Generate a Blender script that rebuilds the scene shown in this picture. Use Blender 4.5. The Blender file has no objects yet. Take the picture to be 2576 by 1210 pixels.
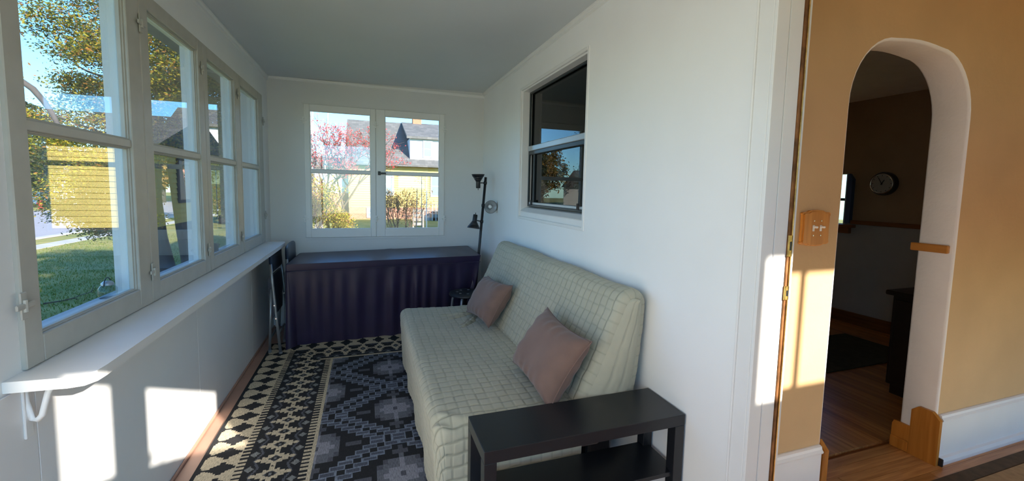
import bpy, bmesh, math, random
import numpy as np
from mathutils import Vector, Matrix, Euler

# ------------------------------------------------------------------ camera, sky, sun, exposure
S = bpy.context.scene
PI = math.pi
rng = random.Random(11)
nrg = np.random.default_rng(5)
COL = S.collection

def camera():
    yaw, pitch, roll = (math.radians(a) for a in (19.083, 4.837, 1.2002))
    f = Vector((math.sin(yaw) * math.cos(pitch), math.cos(yaw) * math.cos(pitch), -math.sin(pitch)))
    r = Vector((math.cos(yaw), -math.sin(yaw), 0))
    u = r.cross(f)
    r2 = r * math.cos(roll) + u * math.sin(roll)
    u2 = -r * math.sin(roll) + u * math.cos(roll)
    m = Matrix((r2, u2, -f)).transposed().to_4x4()
    m.translation = (0, 0, 1.4014)
    cd = bpy.data.cameras.new('camera')
    cd.sensor_width = 36
    cd.lens = 1059.526 / 2576 * 36
    cd.shift_y = -36.877 / 2576
    cd.clip_start = 0.02
    cd.clip_end = 500
    c = bpy.data.objects.new('camera', cd)
    c.matrix_world = m
    COL.objects.link(c)
    S.camera = c
camera()

SUN_DIR = Vector((-0.64, 1.0, -0.5)).normalized()
SUN_STRENGTH = 12.0
SKY_STRENGTH = 0.33
def lighting():
    w = bpy.data.worlds.new('sky')
    S.world = w
    w.use_nodes = True
    nt = w.node_tree
    nt.nodes.clear()
    out = nt.nodes.new('ShaderNodeOutputWorld')
    bg = nt.nodes.new('ShaderNodeBackground')
    sky = nt.nodes.new('ShaderNodeTexSky')
    sky.sky_type = 'NISHITA'
    sky.sun_disc = False
    sky.sun_elevation = math.radians(22.8)
    sky.sun_rotation = math.atan2(0.64, -1.0)
    sky.air_density = 1.0
    sky.dust_density = 0.15
    sky.ozone_density = 1.6
    bg.inputs[1].default_value = SKY_STRENGTH
    tint = nt.nodes.new('ShaderNodeVectorMath')
    tint.operation = 'MULTIPLY'
    tint.inputs[1].default_value = (0.50, 0.90, 1.28)
    nt.links.new(sky.outputs[0], tint.inputs[0])
    nt.links.new(tint.outputs[0], bg.inputs[0])
    nt.links.new(bg.outputs[0], out.inputs[0])
    ld = bpy.data.lights.new('sun', 'SUN')
    ld.energy = SUN_STRENGTH
    ld.angle = math.radians(0.6)
    ld.color = (1.0, 0.93, 0.82)
    lo = bpy.data.objects.new('sun', ld)
    lo.rotation_euler = SUN_DIR.to_track_quat('-Z', 'Y').to_euler()
    lo.location = (6, -8, 9)
    COL.objects.link(lo)
lighting()
S.view_settings.view_transform = 'Standard'
S.view_settings.look = 'None'
S.view_settings.gamma = 1
S.view_settings.use_curve_mapping = False
S.view_settings.exposure = 0.5
S.cycles.max_bounces = 14
S.cycles.diffuse_bounces = 8
S.cycles.glossy_bounces = 5
S.cycles.transparent_max_bounces = 24
S.cycles.sample_clamp_indirect = 8

# ------------------------------------------------------------------ materials
def mat(name, col, rough=0.6, var=0.0, vscale=8.0, bump=0.0, bscale=60.0, metal=0.0, spec=0.5, stretch=None, col2=None, sheen=0.0):
    m = bpy.data.materials.new(name)
    m.use_nodes = True
    nt = m.node_tree
    b = nt.nodes['Principled BSDF']
    b.inputs['Base Color'].default_value = (*col, 1)
    b.inputs['Roughness'].default_value = rough
    b.inputs['Metallic'].default_value = metal
    b.inputs['Specular IOR Level'].default_value = spec
    if sheen:
        b.inputs['Sheen Weight'].default_value = sheen
    tc = nt.nodes.new('ShaderNodeTexCoord')
    mp = nt.nodes.new('ShaderNodeMapping')
    if stretch:
        mp.inputs['Scale'].default_value = stretch
    nt.links.new(tc.outputs['Object'], mp.inputs[0])
    if var or col2:
        n = nt.nodes.new('ShaderNodeTexNoise')
        n.inputs['Scale'].default_value = vscale
        n.inputs['Detail'].default_value = 6
        nt.links.new(mp.outputs[0], n.inputs['Vector'])
        r = nt.nodes.new('ShaderNodeValToRGB')
        r.color_ramp.elements[0].position = 0.32
        r.color_ramp.elements[1].position = 0.68
        c2 = col2 if col2 else tuple(c * (1 - var) for c in col)
        r.color_ramp.elements[0].color = (*c2, 1)
        c3 = col if col2 else tuple(min(1, c * (1 + var)) for c in col)
        r.color_ramp.elements[1].color = (*c3, 1)
        nt.links.new(n.outputs[0], r.inputs[0])
        nt.links.new(r.outputs[0], b.inputs['Base Color'])
    if bump:
        n2 = nt.nodes.new('ShaderNodeTexNoise')
        n2.inputs['Scale'].default_value = bscale
        n2.inputs['Detail'].default_value = 4
        nt.links.new(mp.outputs[0], n2.inputs['Vector'])
        bp = nt.nodes.new('ShaderNodeBump')
        bp.inputs['Strength'].default_value = bump
        bp.inputs['Distance'].default_value = 0.004
        nt.links.new(n2.outputs[0], bp.inputs['Height'])
        nt.links.new(bp.outputs[0], b.inputs['Normal'])
    return m

def glass_mat(name, tint, ior, boost):
    m = bpy.data.materials.new(name)
    m.use_nodes = True
    nt = m.node_tree
    nt.nodes.clear()
    out = nt.nodes.new('ShaderNodeOutputMaterial')
    mix = nt.nodes.new('ShaderNodeMixShader')
    tr = nt.nodes.new('ShaderNodeBsdfTransparent')
    tr.inputs[0].default_value = (*tint, 1)
    gl = nt.nodes.new('ShaderNodeBsdfGlossy')
    gl.inputs['Roughness'].default_value = 0.0
    fr = nt.nodes.new('ShaderNodeFresnel')
    # both faces of a pane see the outer index (no total reflection inside the thin sheet)
    geo = nt.nodes.new('ShaderNodeNewGeometry')
    mr = nt.nodes.new('ShaderNodeMapRange')
    mr.inputs['To Min'].default_value = ior
    mr.inputs['To Max'].default_value = 1 / ior
    nt.links.new(geo.outputs['Backfacing'], mr.inputs[0])
    nt.links.new(mr.outputs[0], fr.inputs[0])
    mu = nt.nodes.new('ShaderNodeMath')
    mu.operation = 'MULTIPLY'
    mu.inputs[1].default_value = boost
    mu.use_clamp = True
    nt.links.new(fr.outputs[0], mu.inputs[0])
    nt.links.new(mu.outputs[0], mix.inputs[0])
    nt.links.new(tr.outputs[0], mix.inputs[1])
    nt.links.new(gl.outputs[0], mix.inputs[2])
    nt.links.new(mix.outputs[0], out.inputs[0])
    return m

def leaf_mat(name, cols, rough=0.6, transl=0.35):
    m = bpy.data.materials.new(name)
    m.use_nodes = True
    nt = m.node_tree
    nt.nodes.clear()
    out = nt.nodes.new('ShaderNodeOutputMaterial')
    g = nt.nodes.new('ShaderNodeNewGeometry')
    r = nt.nodes.new('ShaderNodeValToRGB')
    r.color_ramp.interpolation = 'CONSTANT'
    els = r.color_ramp.elements
    while len(els) < len(cols):
        els.new(0.5)
    for i, c in enumerate(cols):
        els[i].position = i / len(cols)
        els[i].color = (*c, 1)
    nt.links.new(g.outputs['Random Per Island'], r.inputs[0])
    d = nt.nodes.new('ShaderNodeBsdfDiffuse')
    t = nt.nodes.new('ShaderNodeBsdfTranslucent')
    mx = nt.nodes.new('ShaderNodeMixShader')
    mx.inputs[0].default_value = transl
    nt.links.new(r.outputs[0], d.inputs[0])
    nt.links.new(r.outputs[0], t.inputs[0])
    nt.links.new(d.outputs[0], mx.inputs[1])
    nt.links.new(t.outputs[0], mx.inputs[2])
    nt.links.new(mx.outputs[0], out.inputs[0])
    return m

def wood_mat(name, c1, c2, rough=0.35, along='X', scale=1.0):
    """long-grained wood; colour shifts a little from board to board"""
    m = bpy.data.materials.new(name)
    m.use_nodes = True
    nt = m.node_tree
    b = nt.nodes['Principled BSDF']
    b.inputs['Roughness'].default_value = rough
    tc = nt.nodes.new('ShaderNodeTexCoord')
    oi = nt.nodes.new('ShaderNodeObjectInfo')
    add = nt.nodes.new('ShaderNodeVectorMath')
    mulv = nt.nodes.new('ShaderNodeVectorMath')
    mulv.operation = 'SCALE'
    mulv.inputs[3].default_value = 37.0
    comb = nt.nodes.new('ShaderNodeCombineXYZ')
    for i in range(3):
        nt.links.new(oi.outputs['Random'], comb.inputs[i])
    nt.links.new(comb.outputs[0], mulv.inputs[0])
    nt.links.new(tc.outputs['Object'], add.inputs[0])
    nt.links.new(mulv.outputs[0], add.inputs[1])
    mp = nt.nodes.new('ShaderNodeMapping')
    sc = {'X': (1.2, 22, 22), 'Y': (22, 1.2, 22), 'Z': (22, 22, 1.2)}[along]
    mp.inputs['Scale'].default_value = tuple(s * scale for s in sc)
    nt.links.new(add.outputs[0], mp.inputs[0])
    n = nt.nodes.new('ShaderNodeTexNoise')
    n.inputs['Scale'].default_value = 3
    n.inputs['Detail'].default_value = 7
    n.inputs['Distortion'].default_value = 0.6
    nt.links.new(mp.outputs[0], n.inputs['Vector'])
    r = nt.nodes.new('ShaderNodeValToRGB')
    r.color_ramp.elements[0].position = 0.3
    r.color_ramp.elements[1].position = 0.7
    r.color_ramp.elements[0].color = (*c1, 1)
    r.color_ramp.elements[1].color = (*c2, 1)
    nt.links.new(n.outputs[0], r.inputs[0])
    hsv = nt.nodes.new('ShaderNodeHueSaturation')
    mr = nt.nodes.new('ShaderNodeMapRange')
    mr.inputs['To Min'].default_value = 0.72
    mr.inputs['To Max'].default_value = 1.15
    nt.links.new(oi.outputs['Random'], mr.inputs[0])
    nt.links.new(mr.outputs[0], hsv.inputs['Value'])
    nt.links.new(r.outputs[0], hsv.inputs['Color'])
    nt.links.new(hsv.outputs[0], b.inputs['Base Color'])
    return m

def brick_mat(name, c1, c2, mortar, scale, bw=0.5, rh=0.25):
    m = mat(name, c1, 0.9)
    nt = m.node_tree
    tc = nt.nodes.new('ShaderNodeTexCoord')
    mp = nt.nodes.new('ShaderNodeMapping')
    mp.inputs['Rotation'].default_value = (PI / 2, 0, 0)
    br = nt.nodes.new('ShaderNodeTexBrick')
    br.inputs['Color1'].default_value = (*c1, 1)
    br.inputs['Color2'].default_value = (*c2, 1)
    br.inputs['Mortar'].default_value = (*mortar, 1)
    br.inputs['Scale'].default_value = scale
    br.inputs['Brick Width'].default_value = bw
    br.inputs['Row Height'].default_value = rh
    br.inputs['Mortar Size'].default_value = 0.015
    nt.links.new(tc.outputs['Object'], mp.inputs[0])
    nt.links.new(mp.outputs[0], br.inputs[0])
    nt.links.new(br.outputs[0], nt.nodes['Principled BSDF'].inputs['Base Color'])
    return m

M = {}
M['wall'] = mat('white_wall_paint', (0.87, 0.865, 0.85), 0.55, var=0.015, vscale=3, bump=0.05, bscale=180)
M['wall_far'] = mat('shaded_far_wall_paint', (0.70, 0.70, 0.69), 0.55, var=0.02, vscale=3, bump=0.05, bscale=180)  # same white paint as the other walls, greyed to paint in its shade
M['wall_shaded'] = mat('shaded_white_wall_paint', (0.78, 0.78, 0.78), 0.55, var=0.02, vscale=3, bump=0.05, bscale=180)  # white wall paint greyed to carry the left wall's backlit shade
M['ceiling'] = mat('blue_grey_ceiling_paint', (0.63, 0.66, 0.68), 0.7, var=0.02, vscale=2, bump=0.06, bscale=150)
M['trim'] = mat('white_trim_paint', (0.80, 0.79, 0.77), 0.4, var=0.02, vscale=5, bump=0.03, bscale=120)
M['sash'] = mat('backlit_white_sash_paint', (0.45, 0.43, 0.385), 0.45, var=0.05, vscale=14, bump=0.08, bscale=90)  # white paint browned and darkened to carry the sashes' backlit shade
M['outer'] = mat('white_outside_paint', (0.62, 0.61, 0.61), 0.6, var=0.02, vscale=6)
M['porch_floor'] = mat('brown_floor_paint', (0.42, 0.245, 0.175), 0.5, var=0.08, vscale=5, bump=0.05)
M['tan'] = mat('tan_wall_paint', (0.60, 0.385, 0.185), 0.6, var=0.07, vscale=2.5, bump=0.25, bscale=45)
M['reveal'] = mat('grey_white_plaster', (0.84, 0.80, 0.76), 0.7, var=0.03, vscale=6, bump=0.3, bscale=60)
M['dining_top'] = mat('brown_wall_paint', (0.36, 0.25, 0.15), 0.7, var=0.06, vscale=3)
M['dining_low'] = mat('grey_wainscot_paint', (0.42, 0.42, 0.41), 0.7, var=0.05, vscale=3)
M['glass'] = glass_mat('clear_pane', (0.97, 0.98, 0.98), 1.5, 1.6)
M['dark_glass'] = glass_mat('screened_pane', (0.05, 0.05, 0.055), 1.5, 1.0)
M['hall_wood'] = wood_mat('honey_maple_board', (0.36, 0.155, 0.045), (0.60, 0.31, 0.11), 0.28, 'X')
M['dining_wood'] = wood_mat('honey_maple_board_lengthwise', (0.36, 0.155, 0.045), (0.60, 0.31, 0.11), 0.28, 'Y')
M['oak'] = wood_mat('orange_varnished_wood', (0.47, 0.165, 0.022), (0.66, 0.27, 0.05), 0.3, 'Z', 0.6)
M['oak_h'] = wood_mat('orange_varnished_rail', (0.40, 0.16, 0.03), (0.56, 0.24, 0.06), 0.3, 'Y', 0.6)
M['oak_dark'] = wood_mat('brown_varnished_rail', (0.20, 0.07, 0.02), (0.30, 0.12, 0.04), 0.35, 'Y', 0.6)
M['brass'] = mat('worn_brass', (0.62, 0.40, 0.13), 0.32, var=0.4, vscale=30, metal=1.0)
M['rust'] = mat('tarnished_brass', (0.23, 0.10, 0.035), 0.5, var=0.5, vscale=20, metal=0.6)
M['black_lam'] = mat('black_laminate', (0.011, 0.012, 0.015), 0.32, bump=0.02, bscale=200)
M['black_metal'] = mat('black_metal', (0.013, 0.013, 0.015), 0.35)
M['black_plastic'] = mat('black_plastic', (0.012, 0.013, 0.016), 0.45)
M['lamp_white'] = mat('grey_lamp_inside', (0.42, 0.44, 0.46), 0.35, metal=0.3)
M['bulb'] = mat('frosted_bulb', (0.85, 0.85, 0.83), 0.2)
M['grey_metal'] = mat('grey_metal', (0.34, 0.36, 0.38), 0.38, metal=0.7)
M['steel'] = mat('bright_steel', (0.72, 0.72, 0.72), 0.25, metal=1.0)
M['navy_vinyl'] = mat('navy_vinyl', (0.018, 0.028, 0.055), 0.33, bump=0.1, bscale=300)
M['satin'] = mat('dark_purple_satin', (0.025, 0.0155, 0.046), 0.38, var=0.1, vscale=6, spec=0.7)
M['quilt'] = mat('sage_cream_quilt', (0.44, 0.42, 0.315), 0.85, var=0.05, vscale=7, bump=0.1, bscale=400, sheen=0.1)
M['cushion'] = mat('mauve_brown_velour', (0.185, 0.11, 0.083), 0.85, var=0.08, vscale=9, bump=0.1, bscale=250, sheen=0.2)
M['black_frame'] = mat('dark_window_frame', (0.03, 0.035, 0.04), 0.35)
M['alum'] = mat('grey_aluminium', (0.5, 0.52, 0.54), 0.35, metal=0.4)
M['dark_wood'] = mat('near_black_wood', (0.016, 0.009, 0.007), 0.35, var=0.2, vscale=12)
M['green_rug'] = mat('dark_green_carpet', (0.045, 0.05, 0.032), 0.95, var=0.25, vscale=20, bump=0.3, bscale=250)
M['rug_border'] = mat('dark_brown_rug_border', (0.075, 0.05, 0.026), 0.95, var=0.2, vscale=30, bump=0.3, bscale=250)
M['rug_tan'] = mat('tan_rug_pile', (0.33, 0.22, 0.11), 0.95, var=0.15, vscale=30, bump=0.3, bscale=250)
M['clock_face'] = mat('grey_clock_face', (0.5, 0.49, 0.46), 0.4)
M['clock_case'] = mat('dark_clock_case', (0.03, 0.03, 0.028), 0.35)
M['chrome'] = mat('chrome_rim', (0.75, 0.75, 0.74), 0.15, metal=1.0)
M['blue_frame'] = mat('blue_painted_casing', (0.05, 0.09, 0.22), 0.4)
M['pale_shade'] = mat('pale_blue_casing', (0.45, 0.55, 0.7), 0.5)
M['switch_white'] = mat('ivory_plastic', (0.78, 0.75, 0.68), 0.3)

# outside
M['lawn'] = mat('lawn_turf', (0.36, 0.30, 0.075), 0.95, vscale=1.3, col2=(0.16, 0.19, 0.025), bump=0.6, bscale=30)
M['grass'] = leaf_mat('grass_blades', [(0.10, 0.17, 0.025), (0.14, 0.19, 0.03), (0.22, 0.22, 0.05), (0.28, 0.23, 0.08), (0.12, 0.17, 0.025)], transl=0.25)
M['road'] = mat('pale_asphalt', (0.34, 0.32, 0.33), 0.9, var=0.06, vscale=0.6)
M['concrete'] = mat('pale_concrete', (0.46, 0.44, 0.41), 0.9, var=0.08, vscale=3)
M['bark'] = mat('grey_bark', (0.085, 0.075, 0.072), 0.95, vscale=9, col2=(0.045, 0.04, 0.04), bump=1.0, bscale=22, stretch=(1, 1, 0.25))
M['twig'] = mat('brown_twig', (0.11, 0.075, 0.055), 0.95, var=0.2)
M['birch'] = mat('pale_birch_bark', (0.55, 0.50, 0.46), 0.9, var=0.3, vscale=12)
M['siding'] = mat('yellow_siding', (0.62, 0.47, 0.11), 0.6, var=0.03, vscale=2)
M['white_siding'] = mat('white_siding', (0.62, 0.62, 0.61), 0.6, var=0.02)
M['shingle'] = brick_mat('grey_shingle', (0.15, 0.145, 0.135), (0.10, 0.10, 0.095), (0.08, 0.08, 0.075), 1.6)
M['brick'] = brick_mat('red_brick', (0.42, 0.19, 0.115), (0.35, 0.15, 0.09), (0.36, 0.24, 0.18), 3.0)
M['chimney'] = brick_mat('orange_brick', (0.48, 0.17, 0.09), (0.40, 0.14, 0.07), (0.34, 0.22, 0.16), 4.0)
M['house_glass'] = mat('house_window_glass', (0.20, 0.25, 0.28), 0.35, spec=0.2)
M['red'] = mat('red_hydrant_paint', (0.55, 0.03, 0.03), 0.4)
M['conifer'] = leaf_mat('yellow_green_leaves', [(0.045, 0.075, 0.02), (0.30, 0.27, 0.03), (0.12, 0.14, 0.025), (0.06, 0.075, 0.035), (0.38, 0.30, 0.035), (0.20, 0.20, 0.03), (0.36, 0.17, 0.04)], transl=0.4)
M['dark_leaf'] = leaf_mat('dark_green_leaves', [(0.04, 0.055, 0.03), (0.06, 0.075, 0.03), (0.085, 0.08, 0.05)], transl=0.2)
M['autumn_leaf'] = leaf_mat('russet_leaves', [(0.22, 0.13, 0.05), (0.30, 0.20, 0.06), (0.13, 0.11, 0.03)], transl=0.3)
M['berry'] = leaf_mat('red_berries', [(0.62, 0.06, 0.07), (0.50, 0.05, 0.06), (0.60, 0.14, 0.12)], transl=0.1)
M['forsythia'] = leaf_mat('gold_leaves', [(0.36, 0.27, 0.04), (0.24, 0.23, 0.04), (0.35, 0.18, 0.08), (0.42, 0.34, 0.06)], transl=0.35)
M['bush_leaf'] = leaf_mat('brown_bush_leaves', [(0.22, 0.14, 0.05), (0.17, 0.14, 0.05), (0.28, 0.18, 0.07)], transl=0.3)
M['stone'] = mat('mottled_stone', (0.16, 0.13, 0.09), 0.9, vscale=40, col2=(0.05, 0.04, 0.035), bump=0.8, bscale=80)
M['jar'] = glass_mat('jar_glass', (0.80, 0.86, 0.88), 1.5, 1.0)
M['grey_wood'] = mat('weathered_wood', (0.24, 0.22, 0.20), 0.9, var=0.2, vscale=9)

# ------------------------------------------------------------------ object helpers
WORG = {}
def worg(o):
    return WORG.get(o.name, Vector((0, 0, 0))) if o else Vector((0, 0, 0))

def tag(o, label=None, cat=None, group=None, kind=None):
    if label: o['label'] = label
    if cat: o['category'] = cat
    if group: o['group'] = group
    if kind: o['kind'] = kind
    return o

def thing(name, loc, label=None, cat=None, group=None, kind=None):
    o = bpy.data.objects.new(name, None)
    o.empty_display_size = 0.1
    o.location = loc
    COL.objects.link(o)
    WORG[o.name] = Vector(loc)
    return tag(o, label, cat, group, kind)

class MB:
    def __init__(s):
        s.V = []; s.F = []
    def add(s, V, F):
        n = len(s.V)
        s.V += [tuple(v) for v in V]
        s.F += [tuple(i + n for i in f) for f in F]
        return s
    def box(s, x0, x1, y0, y1, z0, z1, b=0.0, m=None):
        if x0 > x1: x0, x1 = x1, x0
        if y0 > y1: y0, y1 = y1, y0
        if z0 > z1: z0, z1 = z1, z0
        if b <= 0:
            V = [(x, y, z) for z in (z0, z1) for y in (y0, y1) for x in (x0, x1)]
            F = [(0, 2, 3, 1), (4, 5, 7, 6), (0, 1, 5, 4), (2, 6, 7, 3), (0, 4, 6, 2), (1, 3, 7, 5)]
        else:
            b = min(b, (x1 - x0) * .45, (y1 - y0) * .45, (z1 - z0) * .45)
            bm = bmesh.new()
            bmesh.ops.create_cube(bm, size=1)
            for v in bm.verts:
                v.co = Vector(((x0 + x1) / 2 + v.co.x * (x1 - x0), (y0 + y1) / 2 + v.co.y * (y1 - y0), (z0 + z1) / 2 + v.co.z * (z1 - z0)))
            bmesh.ops.bevel(bm, geom=bm.edges[:], offset=b, segments=1, affect='EDGES', profile=0.5)
            bm.verts.index_update()
            V = [tuple(v.co) for v in bm.verts]
            F = [[v.index for v in f.verts] for f in bm.faces]
            bm.free()
        if m is not None:
            V = [tuple(m @ Vector(v)) for v in V]
        return s.add(V, F)
    def cyl(s, p0, p1, r0, r1=None, n=16, cap=True):
        r1 = r0 if r1 is None else r1
        p0, p1 = Vector(p0), Vector(p1)
        q = (p1 - p0).to_track_quat('Z', 'Y')
        V = []
        for p, r in ((p0, r0), (p1, r1)):
            for i in range(n):
                a = 2 * PI * i / n
                V.append(p + q @ Vector((r * math.cos(a), r * math.sin(a), 0)))
        F = [(i, (i + 1) % n, n + (i + 1) % n, n + i) for i in range(n)]
        if cap:
            F += [tuple(reversed(range(n))), tuple(range(n, 2 * n))]
        return s.add(V, F)
    def lathe(s, prof, m=None, n=28):
        """prof: (radius, height) pairs turned about Z"""
        V = []; F = []
        k = len(prof)
        for r, z in prof:
            for i in range(n):
                a = 2 * PI * i / n
                V.append(Vector((r * math.cos(a), r * math.sin(a), z)))
        for j in range(k - 1):
            for i in range(n):
                F.append((j * n + i, j * n + (i + 1) % n, (j + 1) * n + (i + 1) % n, (j + 1) * n + i))
        if m is not None:
            V = [m @ v for v in V]
        return s.add(V, F)
    def tube(s, pts, rs, n=10, cap=True):
        pts = [Vector(p) for p in pts]
        if not hasattr(rs, '__len__'):
            rs = [rs] * len(pts)
        V = []; F = []
        up = None
        for j, p in enumerate(pts):
            d = (pts[min(j + 1, len(pts) - 1)] - pts[max(j - 1, 0)])
            d = d.normalized() if d.length > 1e-9 else Vector((0, 0, 1))
            if up is None:
                up = d.orthogonal().normalized()
            up = (up - d * up.dot(d))
            up = up.normalized() if up.length > 1e-6 else d.orthogonal().normalized()
            w = d.cross(up)
            for i in range(n):
                a = 2 * PI * i / n
                V.append(p + (up * math.cos(a) + w * math.sin(a)) * rs[j])
        for j in range(len(pts) - 1):
            for i in range(n):
                F.append((j * n + i, j * n + (i + 1) % n, (j + 1) * n + (i + 1) % n, (j + 1) * n + i))
        if cap:
            F += [tuple(reversed(range(n))), tuple(range(len(V) - n, len(V)))]
        return s.add(V, F)
    def prism(s, poly, axis, a, b):
        """poly in the two other axes (in x,y,z order), pushed from a to b along axis"""
        n = len(poly)
        def P(u, v, w):
            return {'x': (w, u, v), 'y': (u, w, v), 'z': (u, v, w)}[axis]
        V = [P(u, v, a) for u, v in poly] + [P(u, v, b) for u, v in poly]
        F = [(i, (i + 1) % n, n + (i + 1) % n, n + i) for i in range(n)]
        F += [tuple(reversed(range(n))), tuple(range(n, 2 * n))]
        return s.add(V, F)
    def grid(s, P, nu, nv):
        """P[i*nv+j] grid of nu x nv points"""
        F = [(i * nv + j, (i + 1) * nv + j, (i + 1) * nv + j + 1, i * nv + j + 1) for i in range(nu - 1) for j in range(nv - 1)]
        return s.add(P, F)
    def build(s, name, m, parent=None, smooth=False, origin=None, recalc=True):
        return mesh(name, s.V, s.F, m, parent, smooth, origin, recalc)

def mesh(name, V, F, m, parent=None, smooth=False, origin=None, recalc=True):
    V = np.array([tuple(v) for v in V], dtype=float).reshape(-1, 3)
    if origin is None:
        if parent:
            origin = worg(parent)
        else:
            lo, hi = V.min(0), V.max(0)
            origin = Vector(((lo[0] + hi[0]) / 2, (lo[1] + hi[1]) / 2, lo[2]))
    origin = Vector(origin)
    me = bpy.data.meshes.new(name)
    me.from_pydata((V - np.array(origin)).tolist(), [], F)
    if recalc and len(F) < 20000:
        bm = bmesh.new(); bm.from_mesh(me)
        bmesh.ops.recalc_face_normals(bm, faces=bm.faces)
        bm.to_mesh(me); bm.free()
    me.materials.append(m)
    if smooth:
        me.shade_smooth()
        if smooth == 'auto':
            me.set_sharp_from_angle(angle=math.radians(38))
    o = bpy.data.objects.new(name, me)
    COL.objects.link(o)
    if parent:
        o.parent = parent
        o.location = origin - worg(parent)
    else:
        o.location = origin
    WORG[o.name] = origin
    return o

def piece(src, loc, parent, name=None):
    """a copy sharing src's mesh, at a world place, child of parent"""
    o = src.copy()
    COL.objects.link(o)
    o.parent = parent
    o.location = Vector(loc) - worg(parent)
    WORG[o.name] = Vector(loc)
    return o

def struct(name, mb, m, parent=None, smooth=False):
    o = mb.build(name, m, parent, smooth)
    if not parent:
        o['kind'] = 'structure'
    return o

def holed(axis, a, b, u0, u1, z0, z1, holes):
    """a wall slab between a and b on axis, spanning u and z, with rectangular holes (u0,u1,z0,z1)"""
    us = sorted({u0, u1, *[h[0] for h in holes], *[h[1] for h in holes]})
    zs = sorted({z0, z1, *[h[2] for h in holes], *[h[3] for h in holes]})
    us = [u for u in us if u0 <= u <= u1]; zs = [z for z in zs if z0 <= z <= z1]
    mb = MB()
    def solid(i, j):
        if i < 0 or j < 0 or i >= len(us) - 1 or j >= len(zs) - 1:
            return False
        u = (us[i] + us[i + 1]) / 2; z = (zs[j] + zs[j + 1]) / 2
        return not any(h[0] < u < h[1] and h[2] < z < h[3] for h in holes)
    def P(w, u, z):
        return (w, u, z) if axis == 'x' else (u, w, z)
    for i in range(len(us) - 1):
        for j in range(len(zs) - 1):
            if not solid(i, j):
                continue
            A, B, C, D_ = us[i], us[i + 1], zs[j], zs[j + 1]
            for w in (a, b):
                mb.add([P(w, A, C), P(w, B, C), P(w, B, D_), P(w, A, D_)], [(0, 1, 2, 3)])
            for di, dj, q in ((-1, 0, ((A, C), (A, D_))), (1, 0, ((B, C), (B, D_))), (0, -1, ((A, C), (B, C))), (0, 1, ((A, D_), (B, D_)))):
                if not solid(i + di, j + dj):
                    (p0, p1) = q
                    mb.add([P(a, *p0), P(a, *p1), P(b, *p1), P(b, *p0)], [(0, 1, 2, 3)])
    # weld
    key = {}; V = []; idx = []
    for v in mb.V:
        k = tuple(round(c, 5) for c in v)
        if k not in key:
            key[k] = len(V); V.append(v)
        idx.append(key[k])
    mb.F = [tuple(idx[i] for i in f) for f in mb.F]
    mb.V = V
    return mb

# ------------------------------------------------------------------ room shell
LX, RX, FY = -0.887, 1.24, 4.628          # left wall, right wall, far wall (porch inside)
BY = -0.30                                # wall behind the camera
HRX = 1.37                                # house side of the right wall
AY0, AY1 = 1.278, 1.432                   # arch wall
GZ = -0.6                                 # ground outside
CL, CR = 2.429, 2.469                     # ceiling heights left, right

floor = struct('floor', MB().box(LX - .08, 1.30, BY, FY + .1, -.12, 0), M['porch_floor'])
hall_floor = struct('floor', MB().box(1.30, 5.6, -1.4, 4.1, -.12, -.014), M['oak_dark'])

WIN = [(1.540, 2.090), (2.266, 2.832), (2.975, 3.515), (3.660, 4.205)]    # panes of the four left windows (y)
SASH = [(1.470, 2.191), (2.191, 2.912), (2.912, 3.633), (3.633, 4.354)]
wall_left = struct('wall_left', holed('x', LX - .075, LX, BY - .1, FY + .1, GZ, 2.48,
                   [(a - .012, b + .012, .945, 2.15) for a, b in WIN]), M['wall_shaded'])
# wall boards below the sill: a narrow joint shows between them
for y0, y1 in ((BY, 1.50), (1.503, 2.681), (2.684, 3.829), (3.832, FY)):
    MB().box(LX + .0005, LX + .006, y0, y1, 0.0, .845, .001).build('wall_panel', M['wall_shaded'], wall_left)
FWIN = [(-.525, .043), (.184, .750)]
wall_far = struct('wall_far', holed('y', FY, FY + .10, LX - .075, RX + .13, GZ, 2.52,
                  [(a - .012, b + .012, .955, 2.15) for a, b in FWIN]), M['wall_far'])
RWIN = (2.262, 3.423, 1.168, 2.250)
wall_right = struct('wall_right', holed('x', RX, HRX, BY - .1, FY + .05, GZ, 2.50,
                    [(RWIN[0], RWIN[1], RWIN[2], RWIN[3]), (0.13, 1.047, GZ + .5, 2.16)]), M['wall'])
# behind the camera: sun-patch openings, plus an unseen tall opening added for bounce light
wall_back = struct('wall_back', holed('y', BY - .02, BY, LX - .075, RX, GZ, 2.5,
                   [(-.86, .17, .22, 2.25), (.325, .505, 1.40, 1.75), (.66, 1.236, 1.40, 1.75)]), M['wall'])
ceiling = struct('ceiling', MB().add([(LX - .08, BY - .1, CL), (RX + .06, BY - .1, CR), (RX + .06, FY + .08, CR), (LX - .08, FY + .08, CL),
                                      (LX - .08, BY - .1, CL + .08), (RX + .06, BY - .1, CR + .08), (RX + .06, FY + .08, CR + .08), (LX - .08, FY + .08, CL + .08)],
                                     [(0, 1, 2, 3), (4, 7, 6, 5), (0, 4, 5, 1), (1, 5, 6, 2), (2, 6, 7, 3), (3, 7, 4, 0)]), M['ceiling'])
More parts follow.
